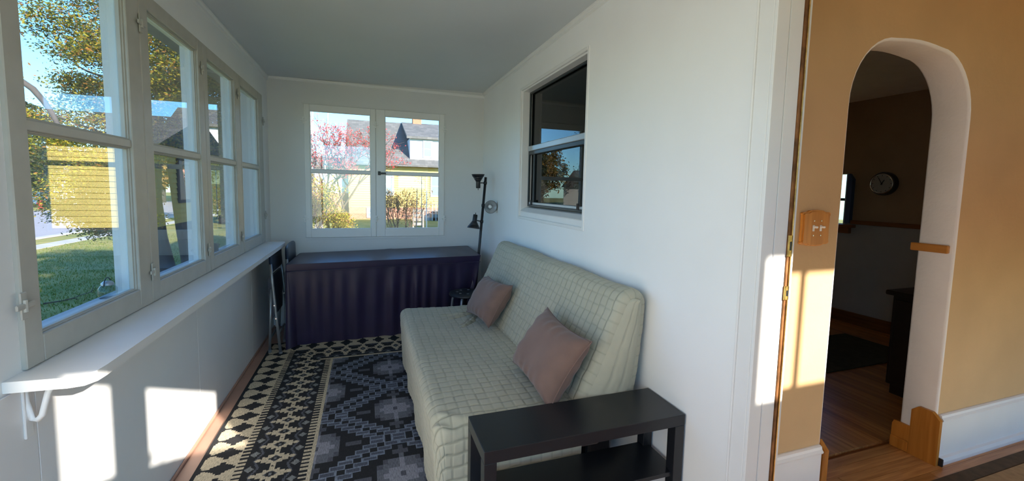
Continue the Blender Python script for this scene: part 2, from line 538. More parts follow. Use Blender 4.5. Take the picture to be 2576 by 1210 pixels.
# thin mouldings under the ceiling
struct('trim_1', MB().prism([(RX, CR), (RX - .018, CR), (RX - .018, CR - .012), (RX - .010, CR - .020), (RX - .010, CR - .034), (RX, CR - .040)], 'y', BY, FY), M['trim'])
struct('trim_2', MB().prism([(LX, CL), (LX + .018, CL), (LX + .018, CL - .012), (LX + .010, CL - .020), (LX + .010, CL - .034), (LX, CL - .040)], 'y', BY, FY), M['wall_shaded'])
struct('trim_3', MB().prism([(FY, CL + .005), (FY - .012, CL + .005), (FY - .012, CL - .012), (FY, CL - .02)], 'x', LX, RX), M['wall'])
struct('trim_4', MB().box(LX + .006, LX + .018, 1.40, FY, 0, .016, .004), M['porch_floor'])
struct('trim_5', MB().box(RX - .012, RX, 1.107, FY, 0, .012, .003), M['porch_floor'])

# ---- sill shelf under the left windows
shelf = thing('trim_6', (LX, 2.9, .853), kind='structure')
poly = [(LX, 1.405), (-.755, 1.398), (-.722, 1.405), (-.706, 1.432), (-.703, 1.47), (-.706, 4.28), (-.725, 4.36), (LX, 4.36)]
MB().prism(poly, 'z', .853, .883).build('shelf_board', M['trim'], shelf)
def bracket(y):
    t = .011
    pts = [(LX + .005, y, .852), (LX + .008, y, .80), (LX + .02, y, .752), (LX + .03, y, .748), (LX + .04, y, .76), (LX + .055, y, .82), (LX + .07, y, .852)]
    MB().tube(pts, t * .72, 8).build('shelf_bracket', M['trim'], shelf, True)
    MB().box(LX + .006, LX + .012, y - .014, y + .014, .70, .852, .002).build('bracket_plate', M['trim'], shelf)
bracket(1.465)

# ---- sashes
def hinge_mesh(mb, c, side, L=.075):
    """a small painted turn-button hinge on the left wall at (y,z)"""
    y, z = c
    x = LX + .014
    mb.box(x, x + .005, y - .012, y + .012, z - L / 2, z + L / 2, .002)
    mb.cyl((x + .006, y, z - L * .22), (x + .006, y, z + L * .22), .006, n=8)
    mb.box(x + .004, x + .010, y - .034, y + .034, z - .008, z + .008, .003)

def left_sash(i):
    (g0, g1), (s0, s1) = WIN[i], SASH[i]
    w = thing('window_%d' % (i + 1), (LX, (s0 + s1) / 2, .885), kind='structure')
    s0 += .0025; s1 -= .0025
    f, bk = LX + .012, LX - .026
    z0, z1, zb, zt = .886, 2.199, .966, 2.131
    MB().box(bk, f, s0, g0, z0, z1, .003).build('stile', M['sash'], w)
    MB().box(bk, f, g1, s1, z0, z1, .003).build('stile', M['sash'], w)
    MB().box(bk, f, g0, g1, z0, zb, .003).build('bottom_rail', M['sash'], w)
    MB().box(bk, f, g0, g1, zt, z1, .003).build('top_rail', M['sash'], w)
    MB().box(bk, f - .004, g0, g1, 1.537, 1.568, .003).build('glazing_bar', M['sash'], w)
    # stepped moulding round each pane
    for a, b in ((zb, 1.537), (1.568, zt)):
        mb = MB()
        for k, d in enumerate((.006, .012)):
            x0, x1 = LX - .012 - .006 * k, LX + .002 - .006 * k
            mb.box(x0, x1, g0, g0 + d, a, b, .001); mb.box(x0, x1, g1 - d, g1, a, b, .001)
            mb.box(x0, x1, g0 + d, g1 - d, a, a + d * .6, .001); mb.box(x0, x1, g0 + d, g1 - d, b - d * .6, b, .001)
        mb.build('pane_moulding', M['sash'], w)
        MB().box(LX - .0215, LX - .0185, g0 + .002, g1 - .002, a + .001, b - .001).build('pane', M['glass'], w)
    return w
sashes = [left_sash(i) for i in range(4)]
def bead(i, y, z, nm='hinge'):
    mb = MB(); hinge_mesh(mb, (y, z), 1)
    return mb.build(nm, M['sash'], sashes[i])
for i, y in ((0, 2.191), (1, 2.912 - .03), (2, 3.633 - .05)):
    for z in (2.05, 1.02):
        bead(i, y, z)
bead(0, 1.468, 1.065, 'turn_button')
bead(3, 4.356, 1.97); bead(3, 4.356, 1.13)

# outer posts between the left windows, outer sill and the eave beyond
for y0, y1 in ((1.20, 1.520), (2.110, 2.250), (2.850, 2.960), (3.535, 3.645)):
    struct('trim_7', MB().box(LX - .078, LX - .028, y0, y1, .94, 2.16, .003), M['outer'])
struct('trim_8', MB().box(LX - .16, LX - .028, 4.225, FY + .1, GZ, 2.3, .003), M['outer'])
struct('trim_9', MB().box(LX - .115, LX - .03, 1.2, 4.3, .915, .948, .004), M['outer'])
struct('trim_10', MB().box(LX - .40, LX - .076, BY - 1.5, FY + .6, 2.335, 2.50, .004), M['grey_wood'])

# ---- far windows
def far_sash(k, s0, s1, g0, g1):
    w = thing('window_%d' % (5 + k), ((s0 + s1) / 2, FY, .885), kind='structure')
    f, bk = FY - .012, FY + .026
    z0, z1, zb, zt = .886, 2.199, .970, 2.136
    s0 += .0025; s1 -= .0025
    MB().box(s0, g0, f, bk, z0, z1, .003).build('stile', M['trim'], w)
    MB().box(g1, s1, f, bk, z0, z1, .003).build('stile', M['trim'], w)
    MB().box(g0, g1, f, bk, z0, zb, .003).build('bottom_rail', M['trim'], w)
    MB().box(g0, g1, f, bk, zt, z1, .003).build('top_rail', M['trim'], w)
    MB().box(g0, g1, f + .004, bk, 1.534, 1.566, .003).build('glazing_bar', M['trim'], w)
    for a, b in ((zb, 1.534), (1.566, zt)):
        mb = MB(); d = .008
        mb.box(g0, g0 + d, FY - .002, FY + .018, a, b, .001); mb.box(g1 - d, g1, FY - .002, FY + .018, a, b, .001)
        mb.box(g0 + d, g1 - d, FY - .002, FY + .018, a, a + d * .7, .001); mb.box(g0 + d, g1 - d, FY - .002, FY + .018, b - d * .7, b, .001)
        mb.build('pane_moulding', M['trim'], w)
        MB().box(g0 + .002, g1 - .002, FY + .0185, FY + .0215, a + .001, b - .001).build('pane', M['glass'], w)
    return w
fs = [far_sash(0, -.577, .094, *FWIN[0]), far_sash(1, .094, .805, *FWIN[1])]
for k, x in ((0, -.577), (0, .094), (1, .803)):
    for z in (2.04, 1.075):
        mb = MB(); y = FY - .014
        mb.box(x - .010, x + .010, y - .005, y, z - .035, z + .035, .002)
        mb.cyl((x, y - .006, z - .02), (x, y - .006, z + .02), .006, n=8)
        mb.box(x - .028, x + .028, y - .009, y - .003, z - .006, z + .006, .002)
        mb.build('hinge', M['trim'], fs[k])
mb = MB()
mb.box(.112, .140, FY - .018, FY - .012, 1.528, 1.568, .002); mb.cyl((.128, FY - .016, 1.547), (.128, FY - .034, 1.547), .007, n=10)
mb.box(.120, .192, FY - .040, FY - .030, 1.538, 1.556, .004)
mb.build('window_catch', M['black_metal'], fs[1])
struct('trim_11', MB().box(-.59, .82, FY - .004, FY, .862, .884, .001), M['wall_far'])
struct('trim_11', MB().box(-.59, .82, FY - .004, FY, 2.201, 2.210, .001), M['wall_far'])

# ---- window in the right wall (double hung, dark screen)
def right_window():
    y0, y1, z0, z1 = RWIN
    w = thing('window_7', (RX, (y0 + y1) / 2, z0), kind='structure')
    def frame(nm, xa, xb, d, yy0, yy1, zz0, zz1, m, db=None, b=.003):
        db = d if db is None else db
        MB().box(xa, xb, yy0, yy0 + d, zz0, zz1, b).build(nm, m, w)
        MB().box(xa, xb, yy1 - d, yy1, zz0, zz1, b).build(nm, m, w)
        MB().box(xa, xb, yy0 + d, yy1 - d, zz1 - d, zz1, b).build(nm, m, w)
        MB().box(xa, xb, yy0 + d, yy1 - d, zz0, zz0 + db, b).build(nm, m, w)
    frame('casing', RX - .006, RX + .03, .022, y0 - .006, y1 + .006, z0 - .006, z1 + .006, M['trim'])
    frame('liner', RX + .01, RX + .115, .022, y0 + .004, y1 - .004, z0 + .004, z1 - .004, M['trim'], .06)
    MB().prism([(RX + .004, z0 + .06), (RX + .03, z0 + .03), (RX + .11, z0 + .03), (RX + .11, z0 + .095), (RX + .05, z0 + .088)], 'y', y0 + .026, y1 - .026).build('window_sill', M['trim'], w)
    a0, a1, c0, c1 = y0 + .026, y1 - .026, z0 + .10, z1 - .026
    zm = 1.755
    frame('screen_frame', RX + .070, RX + .085, .016, a0, a1, c0, c1, M['black_frame'], b=.002)
    MB().box(RX + .062, RX + .088, a0 + .004, a1 - .004, zm - .022, zm + .020, .004).build('meeting_rail', M['alum'], w)
    MB().box(RX + .072, RX + .100, a0 + .016, a1 - .016, zm - .052, zm - .022, .003).build('sash_rail', M['black_frame'], w)
    MB().box(RX + .092, RX + .0945, a0 + .01, a1 - .01, zm + .02, c1 - .012).build('pane', M['dark_glass'], w)
    MB().box(RX + .098, RX + .1005, a0 + .01, a1 - .01, c0 + .012, zm - .03).build('pane', M['dark_glass'], w)
    MB().box(RX + .084, RX + .098, a1 - .10, a1 - .075, c0 + .016, zm - .05, .003).build('sash_stile', M['black_frame'], w)
    MB().box(RX + .076, RX + .092, a0 + .02, a1 - .02, c0 + .016, c0 + .036, .003).build('bottom_rail', M['alum'], w)
    for yy in (a0 + .19, a1 - .09):
        mb = MB()
        mb.box(RX + .066, RX + .076, yy - .012, yy - .006, c0 + .010, c0 + .055, .002); mb.box(RX + .066, RX + .076, yy + .006, yy + .012, c0 + .010, c0 + .055, .002)
        mb.box(RX + .066, RX + .076, yy - .006, yy + .006, c0 + .048, c0 + .055, .002); mb.box(RX + .066, RX + .076, yy - .006, yy + .006, c0 + .010, c0 + .016, .002)
        mb.build('screen_clip', M['black_metal'], w)
right_window()

# ---- doorway between porch and hall
def doorway():
    d = thing('door_1', (RX, 1.047, 0), kind='structure')
    MB().box(RX - .010, RX, 1.049, 1.104, 0, 2.46, .002).build('casing', M['trim'], d)
    MB().box(RX - .016, RX - .0005, 1.104, 1.112, 0, 2.43, .003).build('casing_bead', M['trim'], d)
    MB().box(RX - .010, RX + .045, 1.036, 1.0485, 0, 2.15, .002).build('jamb', M['trim'], d)
    MB().box(RX + .045, RX + .050, 1.042, 1.0485, 0, 2.15, .001).build('jamb_groove', M['wall_shaded'], d)
    MB().box(RX + .050, RX + .108, 1.038, 1.0485, 0, 2.15, .002).build('jamb', M['trim'], d)
    MB().box(RX + .108, RX + .124, 1.034, 1.0485, 0, 2.15, .001).build('weatherstrip', M['rust'], d)
    MB().box(RX + .119, RX + .1235, 1.030, 1.034, 0, 2.15, .001).build('weatherstrip_edge', M['brass'], d)
    MB().box(RX + .124, RX + .142, 1.036, 1.06, 0, 2.15, .003).build('casing', M['trim'], d)
    for z, h in ((1.195, .075), (1.045, .05)):
        MB().box(RX + .106, RX + .126, 1.030, 1.036, z, z + h, .002).build('strike_plate', M['brass'], d)
        MB().box(RX + .112, RX + .120, 1.0285, 1.031, z + h * .3, z + h * .7, .001).build('latch_hole', M['black_metal'], d)
    MB().box(RX - .01, HRX + .005, .10, 1.05, 2.15, 2.17, .003).build('head_jamb', M['trim'], d)
doorway()

# ---- hall: arch wall, ceiling, other walls
AX0, AX1, ATOP = 1.970, 2.833, 2.112
def arch_outline():
    pts = [(AX0, 0.0), (AX0, 1.78)]
    rx, rz = .27, ATOP - 1.80
    for k in range(1, 11):
        a = PI - (PI / 2) * k / 10
        pts.append((AX0 + rx + rx * math.cos(a), 1.80 + (rz - .012) * math.sin(a)))
    for k in range(1, 6):
        t = k / 6
        pts.append((AX0 + rx + (AX1 - AX0 - 2 * rx) * t, ATOP - .012 + .012 * math.sin(PI * t)))
    for k in range(0, 11):
        a = PI / 2 - (PI / 2) * k / 10
        pts.append((AX1 - rx + rx * math.cos(a), 1.80 + (rz - .012) * math.sin(a)))
    pts.append((AX1, 0.0))
    return pts
OUT = arch_outline()
def arch_wall():
    mb = MB()
    top, X0, X1 = 2.50, HRX, 5.6
    n = len(OUT)
    R_ = .012
    def inset(k, d):    # push the outline outwards by d
        x, z = OUT[k]
        p0 = Vector(OUT[max(k - 1, 0)]); p1 = Vector(OUT[min(k + 1, n - 1)])
        t = (p1 - p0).normalized()
        return (x - t.y * d, z + t.x * d) if k not in (0, n - 1) else (x + (-d if k == 0 else d), z)
    for y, face in ((AY0, 0), (AY1, 1)):
        V = []; 
        o2 = [inset(k, R_) for k in range(n)]
        F = []
        V = [(x, y, z) for x, z in o2] + [(x, y, top) for x, z in o2]
        for k in range(n - 1):
            if abs(o2[k][0] - o2[k + 1][0]) > 1e-5 or True:
                F.append((k, k + 1, n + k + 1, n + k))
        mb.add(V, F)
        mb.add([(X0, y, 0), (o2[0][0], y, 0), (o2[0][0], y, top), (X0, y, top)], [(0, 1, 2, 3)])
        mb.add([(o2[-1][0], y, 0), (X1, y, 0), (X1, y, top), (o2[-1][0], y, top)], [(0, 1, 2, 3)])
    w = mesh('wall_arch', mb.V, mb.F, M['tan'], recalc=False)
    w['kind'] = 'structure'
    rv = MB()
    P = []
    prof = [(R_, AY0), (R_ * .3, AY0 + R_ * .3), (0, AY0 + R_), (0, AY1 - R_), (R_ * .3, AY1 - R_ * .3), (R_, AY1)]
    for k in range(n):
        for d, y in prof:
            x, z = inset(k, d)
            P.append((x, y, z))
    rv.grid(P, n, len(prof))
    rv.build('arch_reveal', M['reveal'], w, True)
    # close the slab between its faces
    MB().box(X0, X0 + .004, AY0 + .001, AY1 - .001, 0, top).build('wall_end', M['tan'], w)
    return w
wall_arch = arch_wall()
struct('ceiling', MB().box(HRX, 5.6, -1.4, 4.1, 2.45, 2.53), M['reveal'])
struct('wall_hall_near', MB().box(RX, 2.08, BY - .10, BY, GZ, 2.5), M['tan'])
struct('wall_hall_left', MB().box(1.98, 2.08, -1.40, BY - .10, GZ, 2.5), M['tan'])
struct('wall_hall_back', holed('y', -1.40, -1.30, 1.98, 5.6, GZ, 2.5, [(2.76, 3.72, 1.86, 2.41), (3.0, 5.4, .12, 1.15)]), M['tan'])  # low unseen opening added so sun on the floor bounces warm light
struct('trim_17', MB().box(3.408, 3.440, -1.312, -1.30, 1.86, 2.41), M['trim'])
struct('wall_hall_right', MB().box(5.5, 5.6, -1.4, 1.30, GZ, 2.5), M['tan'])
struct('wall_dining_right', holed('x', 5.1, 5.2, AY1, 4.1, GZ, 2.5, [(3.235, 3.80, 1.10, 1.66)]), M['dining_top'])
struct('wall_dining_far', MB().box(HRX, 5.2, 4.0, 4.1, GZ, 2.5), M['dining_top'])
struct('wall_dining_left', MB().box(HRX - .02, HRX + .006, AY1, 4.05, 0, 2.46), M['dining_top'])
struct('wall_wainscot', MB().box(5.094, 5.0995, AY1, 4.0, 0, 1.106), M['dining_low'])
struct('trim_12', MB().box(5.070, 5.0935, AY1, 3.19, 1.106, 1.150, .004), M['oak_dark'])
struct('baseboard_dining', MB().box(5.075, 5.0935, AY1, 4.0, 0, .13, .004), M['oak_dark'])
# dining window (blue casing, only its edge shows past the arch)
dw = thing('window_8', (5.1, 3.5, 1.1), kind='structure')
MB().prism([(3.185, 1.115), (3.235, 1.115), (3.235, 1.66), (3.225, 1.66), (3.185, 1.60)], 'x', 5.05, 5.10).build('casing', M['blue_frame'], dw)
MB().box(5.07, 5.16, 3.236, 3.262, 1.10, 1.66, .003).build('stile', M['pale_shade'], dw)
MB().box(5.07, 5.15, 3.262, 3.80, 1.36, 1.39, .003).build('meeting_rail', M['dark_wood'], dw)
MB().box(5.12, 5.123, 3.262, 3.80, 1.10, 1.66).build('pane', M['glass'], dw)
MB().box(5.02, 5.10, 3.14, 3.9, 1.065, 1.10, .004).build('window_sill', M['oak_dark'], dw)
MB().box(5.045, 5.094, 3.18, 3.85, 1.0, 1.065, .004).build('apron', M['oak_dark'], dw)

# white baseboards with cap and shoe
def white_base(x0, x1):
    b = thing('baseboard_hall', ((x0 + x1) / 2, AY0, 0), kind='structure')
    MB().box(x0, x1, AY0 - .016, AY0, .0, .235, .002).build('board', M['trim'], b)
    MB().prism([(AY0, .235), (AY0 - .022, .235), (AY0 - .024, .243), (AY0 - .016, .252), (AY0 - .014, .264), (AY0 - .006, .268), (AY0, .268)], 'x', x0, x1).build('cap', M['trim'], b)
    MB().prism([(AY0 - .016, 0), (AY0 - .034, 0), (AY0 - .034, .018), (AY0 - .028, .034), (AY0 - .016, .040)], 'x', x0, x1).build('shoe', M['trim'], b)
white_base(HRX, 1.958)
white_base(2.852, 5.5)
# varnished wood round the foot of the arch
def plinth(x0, x1):
    y0, y1 = 1.252, 1.375
    MB_ = MB().prism([(y0, 0), (y1, 0), (y1, .252), (y1 - .03, .282), (y0 + .035, .282), (y0, .245)], 'x', x0, x1)
    o = MB_.build('trim_13', M['oak']); o['kind'] = 'structure'
    return o
plinth(2.815, 2.8365); plinth(1.965, 1.988)
for xa, xb, s in ((2.822, 2.834, -1), (1.969, 1.981, 1)):
    o = MB().prism([(1.376, 0), (1.46, 0), (1.46, .128), (1.452, .150), (1.376, .150)], 'x', xa, xb).build('trim_14', M['oak']); o['kind'] = 'structure'
    xo = (xa, xa - .012) if s < 0 else (xb, xb + .012)
    MB().box(min(xo), max(xo), 1.376, 1.46, 0, .062, .004).build('shoe', M['oak'], o)
struct('trim_15', MB().box(2.812, 2.834, 1.296, 1.455, 1.122, 1.164, .004), M['oak_h'])
tag(MB().box(2.838, 2.850, 1.236, 1.262, .0, .042, .003).build('door_stop', M['black_plastic']),
    'small black rubber block at the end of the white hall baseboard', 'door stop')

# ---- hall and dining room boards
pl = None
def boards(along, x0, x1, y0, y1, w, lens, m, parent):
    protos = []
    for L in lens:
        b = MB().box(0, L - .0012, 0, w - .0014, -.014, 0) if along == 'x' else MB().box(0, w - .0014, 0, L - .0012, -.014, 0)
        protos.append((L, b))
    cache = {}
    if along == 'x':
        y = y0
        while y < y1 - w * .5:
            x = x0 - rng.random() * .5
            while x < x1:
                L, b = rng.choice(protos)
                a, e = max(x, x0), min(x + L, x1)
                if e - a > .02:
                    key = round(e - a, 2)
                    if key not in cache:
                        cache[key] = MB().box(0, key - .0012, 0, w - .0014, -.014, 0).build('plank', m, parent, origin=(0, 0, 0))
                        cache[key].location = Vector((a, y, 0)) - worg(parent); WORG[cache[key].name] = Vector((a, y, 0))
                    else:
                        piece(cache[key], (a, y, 0), parent)
                x += L
            y += w
    else:
        x = x0
        while x < x1 - w * .5:
            y = y0 - rng.random() * .6
            while y < y1:
                L, b = rng.choice(protos)
                a, e = max(y, y0), min(y + L, y1)
                if e - a > .02:
                    key = round(e - a, 2)
                    if key not in cache:
                        cache[key] = MB().box(0, w - .0014, 0, key - .0012, -.014, 0).build('plank', m, parent, origin=(0, 0, 0))
                        cache[key].location = Vector((x, a, 0)) - worg(parent); WORG[cache[key].name] = Vector((x, a, 0))
                    else:
                        piece(cache[key], (x, a, 0), parent)
                y += L
            x += w
boards('x', 1.36, 5.0, .60, 1.49, .0575, (.9, 1.2, 1.5), M['hall_wood'], hall_floor)
boards('y', 1.95, 5.09, 1.49, 3.6, .0575, (.9, 1.3, 1.7), M['dining_wood'], hall_floor)

# roof and house body over everything (only their shade is seen)
struct('roof', MB().prism([(1.2, 2.55), (1.2, 4.4), (3.4, 6.9), (5.8, 4.4), (5.8, 2.55)], 'y', -1.4, 4.75), M['shingle'])
struct('roof', MB().add([(-1.3, -.5, 2.50), (1.4, -.5, 2.9), (1.4, 5.0, 2.9), (-1.3, 5.0, 2.50), (-1.3, -.5, 2.54), (1.4, -.5, 2.95), (1.4, 5.0, 2.95), (-1.3, 5.0, 2.54)],
       [(0, 1, 2, 3), (4, 7, 6, 5), (0, 4, 5, 1), (1, 5, 6, 2), (2, 6, 7, 3), (3, 7, 4, 0)]), M['shingle'])

# ------------------------------------------------------------------ woven rug
def rug():
    x0, x1, yt, yb = -.80, 1.12, 4.09, 1.25
    cs = .0062
    nx, ny = int((x1 - x0) / cs), int((yt - yb) / cs)
    BLK = (.012, .012, .014); CRM = (.56, .47, .33); G1 = (.085, .088, .108); G2 = (.135, .14, .165); G3 = (.26, .26, .30); LN = (.19, .22, .28); LN2 = (.075, .085, .115); DG = (.055, .06, .072); GRY = (.22, .225, .22)
    W = x1 - x0
    C = np.zeros((ny, nx, 3))
    def border(u, v, p, comb):
        """u: distance in from the edge, v: running length, p: repeat"""
        if u < .016: return BLK
        if u < .178:
            if comb or u < .178:
                c = abs(((v + p / 2) % p) - p / 2)
                du = abs(u - .112)
                st = .0125
                if (math.floor(du / st) + .5) * st / .066 + (math.floor(c / .0085) + .5) * .0085 / .052 < 1: return BLK
                if u < .07 and c < .0062: return BLK
                if u < .034 and c < .015: return BLK
                if u < .024 and c < .026: return BLK
            return CRM
        return None
    def motif(a, b, p):
        """a across the band from its centre, b along"""
        bb = ((b + p / 2) % p) - p / 2
        A, B = abs(a), abs(bb)
        st = .0087
        d = math.floor(A / st) * st * .72 + math.floor(B / st) * st
        if A < .017 and B < .014:
            return GRY if (A < .009 and B < .007) else BLK
        if A * .8 + B < .026: return DG
        q = math.floor(A / .0124)
        lim = .053 - q * .0072 - (.010 if q % 2 else 0)
        if A < .080 and B < lim: return CRM
        if .066 < A < .094 and B < (.0125 if A < .088 else .007): return CRM
        if A < .0064 and B < .056: return CRM
        if abs(math.hypot(A, p / 2 - B) - .010) < .0045: return CRM
        # grey lozenges and zigzag either side
        b2 = ((b) % p) - p / 2
        if abs(A - .103) + abs(b2) * .9 < .022: return GRY
        zz = .066 + abs(b2) * .42
        if abs(A - zz) < .006 and A > .05: return G1
        return BLK
    sc = .036
    def field(x, y):
        dx = x - .16
        yy = ((y - 2.66 + .3225) % .645) - .3225
        st = .0175
        sx = (math.floor(abs(dx) / (st * 2)) + .5) * st * 2
        xm = abs(dx)
        # stepped rhombus lines
        def stepped(ax, ay, hw, hh):
            k = math.floor(ay / sc)
            lim = hw * (1 - (k * sc) / hh)
            lim2 = hw * (1 - ((k + 1) * sc) / hh)
            if lim2 - .036 < ax <= lim + .002:
                fy = (ay / sc) % 1
                if ax > lim - .006 or ax < lim2 - .029 or fy < .2 or fy > .82: return LN
                return LN2
            return None
        c = stepped(xm, abs(yy), .350, .3225)
        if c: return c
        yb_ = (y - 2.985 + .3225) % .645 - .3225
        xb_ = min(abs(x + .268), abs(x - .588))
        c = stepped(xb_, abs(yb_), .350, .3225)
        if c: return c
        def medal(ax, ay, s):
            qx, qy = int(ax / .027 + .5), int(ay / .037 + .5)
            d = qx + qy
            if d == 0: return G1
            if d <= 2 or (d == 3 and qx != 1): return G3
            if d == 3 or d == 4: return G2
            if qy == 0 and 6 <= qx <= 8: return G1
            if qx <= 1 and qy == 6 - qx: return G1
            if qx == 0 and qy == 5: return G1
            if d == 5: return G2 if qx >= 2 and qy >= 1 else None
            if d == 6 and qx in (3, 4): return G1
            return None
        c = medal(xm, abs(yy), 1)
        if c and xm / .30 + abs(yy) / .28 < 1: return c
        c = medal(xb_, abs(yb_), 1)
        if c and xb_ / .30 + abs(yb_) / .28 < 1: return c
        return BLK
    for j in range(ny):
        y = yt - (j + .5) * cs
        v = yt - y
        for i in range(nx):
            x = x0 + (i + .5) * cs
            u = x - x0; ur = x1 - x
            us = min(u, ur)
            # far border first where it is nearer
            if v < us * 1.1 and v < .49:
                if v < .21:
                    c = border(v * .84, x + .044, .137, False)
                    c = c or CRM
                elif v < .222: c = CRM
                elif v < .452: c = motif((v - .325) * .85, x - .097, .137)
                elif v < .468: c = BLK
                elif v < .490: c = CRM
                else: c = BLK
            elif us < .178:
                c = border(us, y - 2.688, .1262, True)
            elif us < .215:
                c = CRM if (y / .0316) % 1 < .5 else BLK
            elif us < .480:
                c = motif(us - .347, y - 2.575, .1262)
            elif us < .512:
                c = CRM if (y / .0316) % 1 < .5 else BLK
            elif us < .531:
                c = CRM
            else:
                c = field(x, y)
            C[j, i] = c
    xs = x0 + np.arange(nx + 1) * cs; ys = yt - np.arange(ny + 1) * cs
    V = np.zeros(((nx + 1) * (ny + 1), 3))
    V[:, 0] = np.tile(xs, ny + 1); V[:, 1] = np.repeat(ys, nx + 1); V[:, 2] = .009
    jj, ii = np.meshgrid(np.arange(ny), np.arange(nx), indexing='ij')
    a = (jj * (nx + 1) + ii).ravel()
    F = np.stack([a, a + nx + 1, a + nx + 2, a + 1], 1)
    # rim down to the floor
    rim = [(x0, ys[-1]), (xs[-1], ys[-1]), (xs[-1], yt), (x0, yt)]
    n0 = len(V)
    V = np.vstack([V, [(x, y, .009) for x, y in rim], [(x, y, .001) for x, y in rim]])
    Fl = F.tolist() + [[n0 + k, n0 + (k + 1) % 4, n0 + 4 + (k + 1) % 4, n0 + 4 + k] for k in range(4)]
    m = mat('woven_rug', (.1, .1, .1), 0.95, bump=0.25, bscale=350)
    nt = m.node_tree
    at = nt.nodes.new('ShaderNodeVertexColor'); at.layer_name = 'weave'
    nz = nt.nodes.new('ShaderNodeTexNoise'); nz.inputs['Scale'].default_value = 1.0; nz.inputs['Detail'].default_value = 3
    mp = nt.nodes.new('ShaderNodeMapping'); mp.inputs['Scale'].default_value = (260, 45, 1)
    tc = nt.nodes.new('ShaderNodeTexCoord')
    nt.links.new(tc.outputs['Object'], mp.inputs[0]); nt.links.new(mp.outputs[0], nz.inputs['Vector'])
    mr = nt.nodes.new('ShaderNodeMapRange'); mr.inputs['From Min'].default_value = .3; mr.inputs['From Max'].default_value = .7
    mr.inputs['To Min'].default_value = .62; mr.inputs['To Max'].default_value = 1.3
    nt.links.new(nz.outputs[0], mr.inputs[0])
    mx = nt.nodes.new('ShaderNodeVectorMath'); mx.operation = 'SCALE'
    nt.links.new(at.outputs[0], mx.inputs[0]); nt.links.new(mr.outputs[0], mx.inputs[3])
    nt.links.new(mx.outputs[0], nt.nodes['Principled BSDF'].inputs['Base Color'])
    o = mesh('area_rug', V, Fl, m, recalc=False)
    ca = o.data.color_attributes.new('weave', 'FLOAT_COLOR', 'CORNER')
    cols = np.ones((len(o.data.loops), 4), dtype=np.float32)
    cc = C.reshape(-1, 3)
    cols[:len(F) * 4, :3] = np.repeat(cc, 4, axis=0)
    cols[len(F) * 4:, :3] = BLK
    ca.data.foreach_set('color', cols.ravel())
    tag(o, 'black cream and grey woven rug with stepped diamonds on the porch floor', 'rug')
rug()

# ------------------------------------------------------------------ futon with quilted cover
def quilt_h(s, t, sp=.049, tp=.053, amp=.0068, seam=False):
    """height of the quilting: strong lines every tp along t, finer cross lines every sp along s;
    with seam=True, how close each point lies to a line of stitches"""
    t = t + .0022 * np.sin(s * 31) + .0016 * np.sin(s * 67 + t * 11)
    k = np.floor(t / tp)
    ft = t / tp - k
    rib = 1 - np.abs(2 * ft - 1) ** 6
    lean = .0022 * (ft - .5)
    off = (np.mod(np.sin(k * 12.9898) * 43758.5453, 1.0) - .5) * .14
    fs = np.mod(s / sp + off, 1.0)
    d = np.minimum(fs, 1 - fs)
    if seam:
        e = np.minimum(ft, 1 - ft)
        return np.maximum(np.exp(-(e / .07) ** 2), .45 * np.exp(-(d / .06) ** 2))
    cross = 1 - .40 * np.exp(-(d / .06) ** 2)
    puff = .85 + .15 * np.sin(k * 5.1 + np.floor(s / sp + off) * 2.7)
    return amp * rib * cross * puff + lean

def stitch_shade(o, w):
    a = o.data.attributes.new('stitch_shade', 'FLOAT', 'POINT')
    a.data.foreach_set('value', np.asarray(w, dtype=np.float32).ravel())

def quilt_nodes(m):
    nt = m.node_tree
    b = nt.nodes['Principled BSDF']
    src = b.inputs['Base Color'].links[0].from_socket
    at = nt.nodes.new('ShaderNodeAttribute'); at.attribute_name = 'stitch_shade'
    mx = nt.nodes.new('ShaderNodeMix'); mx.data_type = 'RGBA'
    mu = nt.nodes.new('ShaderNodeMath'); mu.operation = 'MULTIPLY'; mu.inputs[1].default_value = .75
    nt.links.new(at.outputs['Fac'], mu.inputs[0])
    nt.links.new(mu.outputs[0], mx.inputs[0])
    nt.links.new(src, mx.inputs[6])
    mx.inputs[7].default_value = (.17, .175, .125, 1)  # darkens the quilting grooves: thread colour plus painted crease shade
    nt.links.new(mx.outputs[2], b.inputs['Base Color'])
quilt_nodes(M['quilt'])

